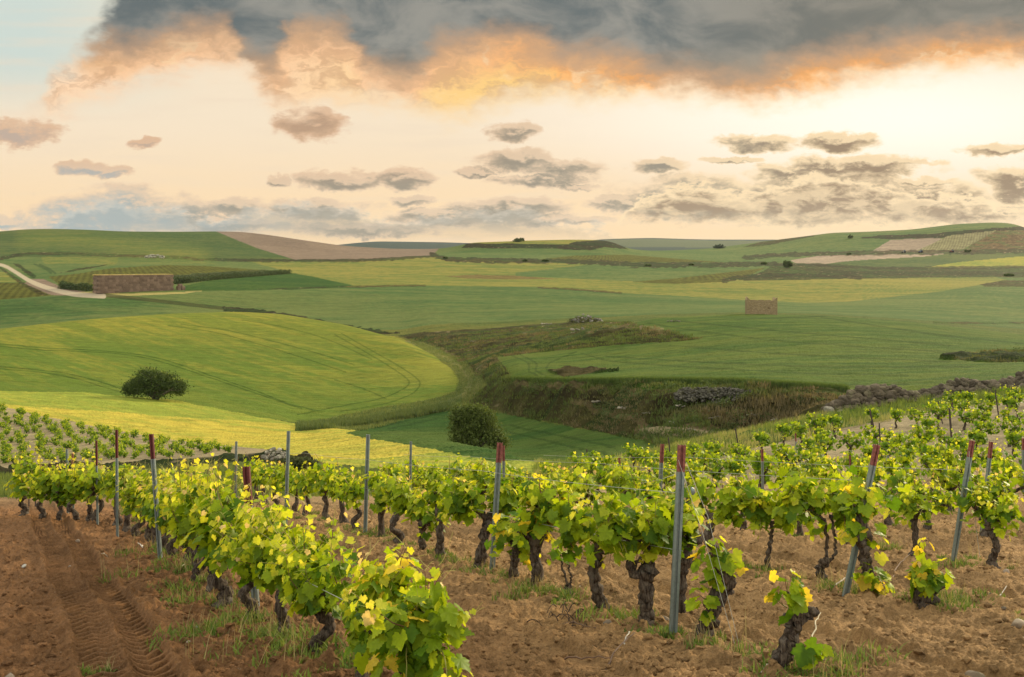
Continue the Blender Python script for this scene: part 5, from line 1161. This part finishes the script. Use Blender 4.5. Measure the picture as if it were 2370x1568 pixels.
# orchard strip behind the straw stack
hx = Geo(); rs = np.random.RandomState(9)
def bank(name, pl, hgt, wid, n, label, leaf, c0, c1, ymin, cat):
    g_ = Geo(); P = []
    pts = [hit(a, b, ymin) for a, b in pl]; pts = np.array(pts); t = rs.uniform(0, len(pts) - 1, n); i = np.minimum(t.astype(int), len(pts) - 2); u = (t - i)[:, None]
    P = pts[i] * (1 - u) + pts[i + 1] * u
    bump_ = .75 + .5 * vnoise(P[:, 0] * .45, P[:, 1] * .2, 4); v = rs.uniform(0, 1, n)
    P = P + np.stack([rs.normal(0, .3, n) * wid, rs.normal(0, .5, n) * wid, v * hgt * bump_], 1)
    tone = rs.uniform(0, 1, (n, 1)); leaves(g_, P, rs.normal(size=(n, 3)) + np.array([0, 0, .6]), rs.normal(size=(n, 3)), leaf * rs.uniform(.6, 1.3, n), np.asarray(c0) * (1 - tone) + np.asarray(c1) * tone, [(.3, 0), (.35, .5), (0, 1), (-.35, .5), (-.3, 0)], rs)
    tag(obj(name, g_.mesh(name, M_TREE)), label, cat); return g_
bank('hedge', [(403,658),(440,655),(500,648),(560,643),(620,638),(672,634)], 2.1, 1.6, 9000, 'long dark clipped hedge running right from the straw stack', .4, (.035,.06,.02), (.09,.12,.05), 350, 'hedge')
bank('hedge', [(403,649),(440,645),(500,640),(560,637),(640,632)], 1.7, 2.2, 7000, 'paler rear hedge row behind the long dark hedge', .4, (.06,.085,.04), (.13,.16,.08), 350, 'hedge')
bank('hedge', [(140,668),(165,671),(212,674)], 2.4, 1.6, 3500, 'short dark hedge left of the straw stack', .4, (.03,.055,.018), (.08,.11,.04), 340, 'hedge')

# ------------------------------------------------------------------ stone: dry wall, heaps, outcrops
rs = np.random.RandomState(21)
def heap(name, label, prof, Y0, size, n, depth, seed, col, cat, lo=.75, hi=1.3):
    """prof: (column, top row, base row)"""
    g_ = Geo(); r = np.random.RandomState(seed); xs = [q[0] for q in prof]
    for _ in range(n):
        p_ = r.uniform(xs[0], xs[-1]); top = np.interp(p_, xs, [q[1] for q in prof]); bas = np.interp(p_, xs, [q[2] for q in prof])
        Yc = Y0(p_) if callable(Y0) else Y0
        hgt = (bas - top) / F * Yc; a = r.uniform(0, 1) ** .85; zc = a * hgt
        dd = depth * (1 - a) * r.uniform(-1, 1); dd = -abs(dd) if r.uniform() < .75 else dd
        X = (p_ - CX) / F * Yc; z0 = -(bas - HY) / F * Yc
        rock(g_, (X, Yc + dd, z0 + zc - size * .3), size * r.uniform(lo, hi), r.randint(1 << 30), col, ICO2)
    tag(obj(name, g_.mesh(name, M_STONE, False)), label, cat)
heap('stone_heap', 'big heap of brown field stones ending the dry stone wall', [(1912,948,954),(1940,922,954),(1975,902,953),(2000,893,951),(2040,890,949),(2070,893,946),(2095,903,942),(2125,910,938)], 60.5, .28, 460, 1.3, 1, (.10,.08,.055), 'heap')
heap('stone_wall', 'long tumbled dry stone wall climbing to the right edge', [(2090,915,940),(2130,905,935),(2165,898,930),(2200,885,925),(2235,878,922),(2262,882,920),(2290,884,918),(2320,879,914),(2345,868,910),(2380,852,905),(2480,840,900),(2700,830,890)], 61, .28, 820, 1.0, 2, (.105,.085,.06), 'wall')
for k, (a, b, s, lab) in enumerate([(1918,950,.35,'pale lichened boulder at the left foot of the stone heap'),(1945,953,.22,'small pale boulder beside the boulder at the heap foot')]):
    g_ = Geo(); rock(g_, (0, 0, s * .3), s, 5 + k, (.24,.22,.17), ICO3); x = (a - CX) / F * 59.5; tag(obj('boulder', g_.mesh('boulder', M_STONE, False), loc=(x, 59.5, -(b + 4 - HY) / F * 59.5)), lab, 'boulder')
heap('stone_heap', 'grey scree of small stones spilling down the terrace bank', [(1560,905,922),(1590,897,926),(1650,896,928),(1700,898,926),(1740,905,922)], 93.5, .15, 620, 1.5, 3, (.08,.075,.058), 'heap', .4, 1.5)
heap('stone_heap', 'pale stones piled on the mound above the gully', [(1325,740,747),(1345,727,746),(1355,725,745),(1375,735,745),(1395,741,746)], 266, .36, 46, 1.2, 4, (.2,.185,.15), 'heap', .5, 1.3)
heap('stone_heap', 'pale flat stones with a bush at the corner of the sandy field', [(612,1050,1058),(630,1036,1060),(650,1036,1058),(668,1046,1056)], 62, .14, 60, .5, 5, (.3,.27,.21), 'heap', .6, 1.4)
heap('stone_heap', 'distant stone mound above the straw stack', [(335,593,597),(350,589,597),(365,588,597),(385,593,597)], 655, .8, 50, 2, 6, (.3,.28,.22), 'heap', .5, 1.2)
for k, (a, b, w, h, Y, lab) in enumerate([(1556,985,10,7,88,'rounded pale block in the scrub bank, left of the sandy cut'),(1740,965,30,7,90,'long pale rock ledge high in the scrub bank'),(1655,972,34,7,92,'flat pale ledge in the middle of the scrub bank'),(1380,935,18,8,104,'broken pale rock on the bank above the dark green field'),(1440,948,22,7,100,'second broken rock down the same bank'),(1500,962,26,8,96,'third broken rock down the bank, largest'),(1575,945,24,6,96,'thin pale ledge below the grey scree'),(1350,765,60,4,225,'long pale ledge under the upper terrace rim'),(1330,772,20,4,235,'small pale rock in the upper scrub'),(1265,751,26,4,268,'white stones at the tip of the terrace mound'),(1560,783,34,4,205,'pale stones near the point of the upper scrub'),(1095,792,14,4,235,'small pale rock left in the upper scrub'),(1800,978,36,6,80,'pale ledge in scrub left of the stone heap'),(2320,826,30,4,100,'pale ledge in the dark bank at right'),(1590,1000,40,7,84,'pale sandy block above the grassy brow')]):
    g_ = Geo(); r = np.random.RandomState(70 + k); m = 5
    X, Yh, Z = hit(a, b, Y * .86, Y * 1.4)
    for j in range(m): rock(g_, ((j - 2) / m * w / F * Yh, r.uniform(-.3, .3), r.uniform(-.05, .1)), max(w / m, h) / F * Yh * .62, r.randint(1 << 30), (.2,.18,.135), ICO2, flat=.45)
    tag(obj('rock', g_.mesh('rock', M_STONE, False), loc=(X, Yh, Z + .1)), lab, 'rock')
# loose stones on the near soil
for k, (a, b, s, lab) in enumerate([(1818,1538,.085,'rounded sandy boulder at the foot of the leaning stock'),(56,1318,.035,'white stone on the left soil'),(20,1570,.05,'clay clod at the bottom left'),(2325,1405,.04,'grey stone on the right soil'),(2358,1470,.07,'half-buried tan stone near the right edge'),(438,1495,.03,'smooth oval pebble right of the ruts'),(1540,1455,.05,'flat grey stone between stump and post'),(1405,1465,.045,'grey cornered stone in the middle soil'),(455,1465,.018,'tiny white stone beside the weeds'),(180,1255,.04,'brown stone beside the ruts'),(163,1315,.03,'pale chip at the left edge of the ruts'),(2330,1330,.05,'pale rounded stone by the rear weeds'),(2385,1500,.09,'big half-buried stone at the right edge'),(2260,1565,.09,'broad tan stone at the bottom right')]):
    X, Y = at_base(a, b); g_ = Geo(); c = (.5,.48,.42) if 'white' in lab else ((.30,.24,.17) if 'tan' in lab or 'sandy' in lab else (.25,.2,.15))
    rock(g_, (0, 0, s * .25), s, 90 + k, c, ICO3); tag(obj('stone', g_.mesh('stone', M_STONE, True), loc=(X, Y, gz(X, Y))), lab, 'stone')
# prunings lying on the soil
M_TWIG = mat('twig', lambda g: bsdf(g, attr(g), .8, .2))
for k, (a, b, c_, d_, z, col, lab) in enumerate([(1290,1520,1415,1540,.03,(.16,.1,.07),'long dark pruned cane lying in the middle soil'),(1400,1545,1470,1505,.05,(.15,.1,.07),'arched cane on the soil below the blunt stump'),(1330,1375,1395,1345,.03,(.35,.27,.2),'reddish stick lying across the middle soil'),(1445,1500,1465,1475,.02,(.5,.46,.4),'short whitish twig by the grey stone'),(1760,1565,1840,1545,.03,(.48,.42,.36),'pale twig under the leaning stock'),(1925,1530,1850,1560,.04,(.2,.14,.1),'dark forked twig right of the leaning stock'),(2060,1340,2110,1290,.05,(.2,.14,.1),'thin dark stick between stump and trunk'),(1925,1370,2010,1345,.05,(.5,.45,.38),'white pruned cane leaning on the low sprouting stump'),(330,1270,318,1258,.03,(.6,.55,.48),'white twig beside the left row grass'),(410,1335,470,1305,.03,(.42,.36,.28),'dry stalk lying beside the left row'),(250,1290,235,1300,.01,(.6,.55,.45),'short white chip on the rut ridge'),(2290,1390,2330,1375,.02,(.55,.5,.42),'white twig on the soil at right'),(1880,1480,1900,1440,.12,(.45,.4,.28),'upright dry straw in the right-hand ruts'),(1300,1445,1380,1470,.04,(.14,.09,.06),'dark brushwood stick by the brush pile')]):
    X0, Y0 = at_base(a, b); X1, Y1 = at_base(c_, d_); g_ = Geo(); r = np.random.RandomState(k)
    p_ = np.array([[X0, Y0, gz(X0, Y0) + .01], [(X0 * .6 + X1 * .4), (Y0 * .6 + Y1 * .4), gz((X0 + X1) / 2, (Y0 + Y1) / 2) + z + .02], [X1, Y1, gz(X1, Y1) + .02 + z * .6]]); q = smooth_path(p_, 12) + r.normal(0, .006, (12, 3))
    tube(g_, q, np.linspace(.009, .004, 12), 5, col); tag(obj('twig', g_.mesh('twig', M_TWIG)), lab, 'twig')
g_ = Geo(); X, Y = at_base(1318, 1440); r = np.random.RandomState(3)
for k in range(22):
    a = r.uniform(0, 6.28); L_ = r.uniform(.08, .2); c = np.array([X + r.normal(0, .12), Y + r.normal(0, .14), gz(X, Y) + abs(r.normal(0, .035)) + .01]); d_ = np.array([math.cos(a), math.sin(a), r.uniform(-.1, .25)]); t = np.linspace(-.5, .5, 6)[:, None]
    tube(g_, c + d_ * t * L_ + np.array([0, 0, .05]) * (1 - 4 * t * t), np.linspace(.006, .003, 6), 4, (.06, .04, .03))
tag(obj('brush_pile', g_.mesh('brush_pile', M_TWIG)), 'small dark tangle of vine prunings on the middle soil', 'brush pile')

# ------------------------------------------------------------------ straw stack
def straw(g):
    p = g.new('ShaderNodeTexCoord').outputs['Object']; oi = g.new('ShaderNodeObjectInfo').outputs['Random']
    a = g.noise(g.v('MULTIPLY', p, (1, 1, 4)), 5, 5, .7); c = g.mix(g.sm(a, .3, .7), (.13, .085, .06), (.27, .19, .135)); k = g.m('ADD', .75, g.m('MULTIPLY', oi, .5))
    return bsdf(g, g.v('MULTIPLY', c, g.xyz(k, k, k)), .95, .1, bump(g, a, .06, 1))
M_STRAW = mat('straw', straw)
import bmesh
def bale_mesh(seed):
    bm = bmesh.new(); bmesh.ops.create_cube(bm, size=1); bmesh.ops.scale(bm, vec=(1.19, 2.46, .8), verts=bm.verts)
    bmesh.ops.bevel(bm, geom=list(bm.edges), offset=.035, segments=2, affect='EDGES'); bmesh.ops.subdivide_edges(bm, edges=list(bm.edges), cuts=1, use_grid_fill=True)
    r = random.Random(seed)
    for v in bm.verts: v.co *= 1 + r.uniform(-.012, .012)
    me = bpy.data.meshes.new('straw_bale'); bm.to_mesh(me); bm.free(); me.materials.append(M_STRAW); return me
BM = [bale_mesh(i) for i in range(4)]; ang = math.radians(35); fx, fy = (math.cos(ang), math.sin(ang)), (-math.sin(ang), math.cos(ang)); X0, Y0 = (225 - CX) / F * 352, 352.0
zb = min(gz(X0, Y0), gz(X0 + fx[0] * 26, Y0 + fx[1] * 26)) - .2; r = random.Random(4)
zr = -(680 - HY) / F * 352
def bale(i, j, l, lab, gr, dx=0, x0=X0, y0=Y0, z0=zr, off=(0, 0)):
    u, v = (i + .5) * 1.2 + dx + r.uniform(-.02, .02), (j + .5) * 2.5 + r.uniform(-.06, .06)
    o = obj('straw_bale', BM[r.randrange(4)], loc=(x0 + fx[0] * u + fy[0] * v, y0 + fx[1] * u + fy[1] * v, z0 + .4 + l * .8 + r.uniform(-.01, .01))); o.rotation_euler = (0, 0, ang + r.uniform(-.02, .02)); tag(o, lab, 'straw bale', gr); return o
for l in range(8):
    for i in range(22):
        for j in range(3):
            if j == 0 or i in (0, 21) or l == 7:
                if j == 0: lab = 'bale in the big straw stack front, %s from the left, %s layer from the bottom' % (ORD[i], ORD[l])
                elif i == 0: lab = 'bale in the left end wall of the straw stack, %s layer up, %s side' % (ORD[l], ('', 'middle', 'far')[j])
                elif l == 7: lab = 'bale on top of the straw stack, %s from the left, %s line' % (ORD[i], ('', 'middle', 'rear')[j])
                else: lab = 'bale in the right end wall of the straw stack, %s layer up, %s side' % (ORD[l], ('', 'middle', 'far')[j])
                bale(i, j, l, lab, 'bales of the big straw stack', dx=.35 * (l % 2))
for i, j, l, lab in [(23.4,-.3,0,'left bottom bale of the small pile right of the stack'),(24.6,-.3,0,'right bottom bale of the small pile right of the stack'),(23.4,-.3,1,'left middle bale of the small pile'),(24.6,-.3,1,'right middle bale of the small pile'),(23.8,-.3,2,'top bale of the small pile right of the stack')]:
    bale(i, j, l, lab, 'bales of the small pile', z0=zr + .55)
g_ = Geo(); n = 5200; rr_ = np.random.RandomState(4); u = rr_.uniform(0, 26.4, n); v = rr_.uniform(0, 7.5, n); top = zr + 6.42
blades(g_, X0 + fx[0] * u + fy[0] * v, Y0 + fx[1] * u + fy[1] * v, np.full(n, top), 2, .3, .16, .15, (.36,.29,.13), (.5,.43,.24), rr_, 2.0)
tag(obj('loose_straw', g_.mesh('loose_straw', M_GRASS)), 'layer of pale loose straw on top of the big stack', 'straw', kind='stuff')

# ------------------------------------------------------------------ ruined stone hut
def masonry(g):
    p = g.new('ShaderNodeTexCoord').outputs['Object']; n = g.new('ShaderNodeTexVoronoi'); g.put(n.inputs['Vector'], g.v('MULTIPLY', p, (1, 1, 1.6))); n.inputs['Scale'].default_value = 4.5
    a = g.noise(p, 3, 6, .7); v = n.outputs['Color']; c = g.mix(g.sep(v)[0], (.24, .175, .085), (.38, .29, .16)); c = g.mix(g.m('MULTIPLY', g.sm(a, .45, .65), .55), c, (.24, .18, .10))
    e = g.sm(n.outputs['Distance'], .28, .42); c = g.mix(g.m('MULTIPLY', e, .4), c, (.16, .12, .08)); return bsdf(g, c, .95, .1, bump(g, n.outputs['Distance'], .08, .8))
M_MAS = mat('masonry', masonry)
hX, hY, hZ = hit(1764, 729, 150, 210); hY = 191.0; hX = (1764 - CX) / F * hY; hZ = -(728 - HY) / F * hY
hut = empty('ruined_hut', (hX, hY, hZ - .3), math.radians(-9)); tag(hut, 'small roofless stone hut with raised corners standing on the green hill', 'hut')
def wall_mesh(L_, H_, t_, seed, gaps=(), horn=(0, 0)):
    """wall along x from 0 to L, ragged top; gaps = openings (x0,x1,z0,z1)"""
    g_ = Geo(); r = random.Random(seed); xs = sorted(set([i * .3 for i in range(int(L_ / .3) + 1)] + [L_] + [x for q in gaps for x in q[:2]]))
    zs = lambda x: H_ + r.uniform(-.09, .07) + horn[0] * max(0, 1 - x / .55) + horn[1] * max(0, 1 - (L_ - x) / .5)
    tops = [zs(x) for x in xs]
    for (a, ta), (b, tb_) in zip(zip(xs, tops), zip(xs[1:], tops[1:])):
        m_ = (a + b) / 2; segs = [(-.4, None)]
        for q in gaps:
            if q[0] < m_ < q[1]: segs = [(-.4, q[2]), (q[3], None)]
        for z0, z1 in segs:
            V = [(a, 0, z0), (b, 0, z0), (b, t_, z0), (a, t_, z0)] + [(a, 0, z1 or ta), (b, 0, z1 or tb_), (b, t_, z1 or tb_), (a, t_, z1 or ta)]
            g_.add(V, [[0, 1, 5, 4], [2, 3, 7, 6], [4, 5, 6, 7], [0, 3, 2, 1], [1, 2, 6, 5], [3, 0, 4, 7]])
    return g_.mesh('wall', M_MAS, False)
W2 = 5.7
for nm, me, lc, rz in (('wall', wall_mesh(W2, 3.05, .5, 1, [(3.95, 4.25, 1.3, 1.65), (.5, .65, 1.2, 1.4)], (.55, .6)), (-W2 / 2, 0, 0), 0), ('wall', wall_mesh(W2, 2.6, .5, 2), (-W2 / 2, 4.3, 0), 0),
                       ('wall', wall_mesh(3.79, 3.0, .5, 3, (), (.3, .5)), (-W2 / 2 + .5, .505, 0), math.pi / 2), ('wall', wall_mesh(3.79, 3.0, .5, 4, (), (.3, .5)), (W2 / 2 - .003, .505, 0), math.pi / 2)):
    o = obj(nm, me, hut, lc); o.rotation_euler = (0, 0, rz)

# ------------------------------------------------------------------ distant tractors on the ploughed strip
M_PAINT = mat('tractor_paint', lambda g: bsdf(g, attr(g), .4, .4)); M_TYRE = mat('tyre', lambda g: bsdf(g, (.02, .02, .02), .8, .2))
def disc(g_, c, r, w, col): 
    t = np.array([c[1] - w / 2, c[1] - w * .3, c[1] + w * .3, c[1] + w / 2]); tube(g_, [(c[0], y, c[2]) for y in t], [r * .85, r, r, r * .85], 16, col)
for k, (a, b, col, lab) in enumerate([(2092,586,(.25,.22,.2),'left and smallest of three tractors on the far ploughed strip'),(2131,586,(.06,.1,.22),'dark blue tractor in the middle of the far ploughed strip'),(2203,585,(.25,.06,.04),'reddish tractor, rightmost on the far ploughed strip')]):
    X, Y, Z = hit(a, b, 700, 1000); t = empty('tractor', (X, Y, Z), math.radians(170 + 8 * k)); tag(t, lab, 'tractor', 'tractors on the far ploughed strip')
    g_ = Geo(); box(g_, (.9, 0, 1.15), (2.0, .8, .8), col); box(g_, (-.5, 0, .95), (1.2, .9, .7), col); box(g_, (1.95, 0, 1.0), (.2, .6, .5), (.05, .05, .05)); obj('body', g_.mesh('body', M_PAINT, False), t)
    g_ = Geo(); box(g_, (-.6, 0, 2.0), (1.5, 1.3, 1.3), (.1, .12, .14)); box(g_, (-.6, 0, 2.7), (1.7, 1.5, .12), col); obj('cabin', g_.mesh('cabin', M_PAINT, False), t)
    for x, y, r_, w in ((-.9, .85, .9, .5), (-.9, -.85, .9, .5), (1.4, .75, .6, .35), (1.4, -.75, .6, .35)):
        g_ = Geo(); disc(g_, (x, y, r_ - .05), r_, w, (.02, .02, .02)); obj('wheel', g_.mesh('wheel', M_TYRE), t)

# ------------------------------------------------------------------ the evening air
M_HAZE = bpy.data.materials.new('haze'); M_HAZE.use_nodes = True; M_HAZE.node_tree.nodes.clear(); hg = G(M_HAZE.node_tree)
pv = hg.new('ShaderNodeVolumePrincipled'); pv.inputs['Color'].default_value = (.86, .9, .95, 1); pv.inputs['Density'].default_value = .00003; pv.inputs['Anisotropy'].default_value = .35
ho = hg.new('ShaderNodeOutputMaterial'); hg.l.new(pv.outputs[0], ho.inputs[1])
g_ = Geo(); box(g_, (0, 2650, 25), (17000, 5400, 420)); hz = obj('haze', g_.mesh('haze', M_HAZE, False)); tag(hz, kind='stuff')
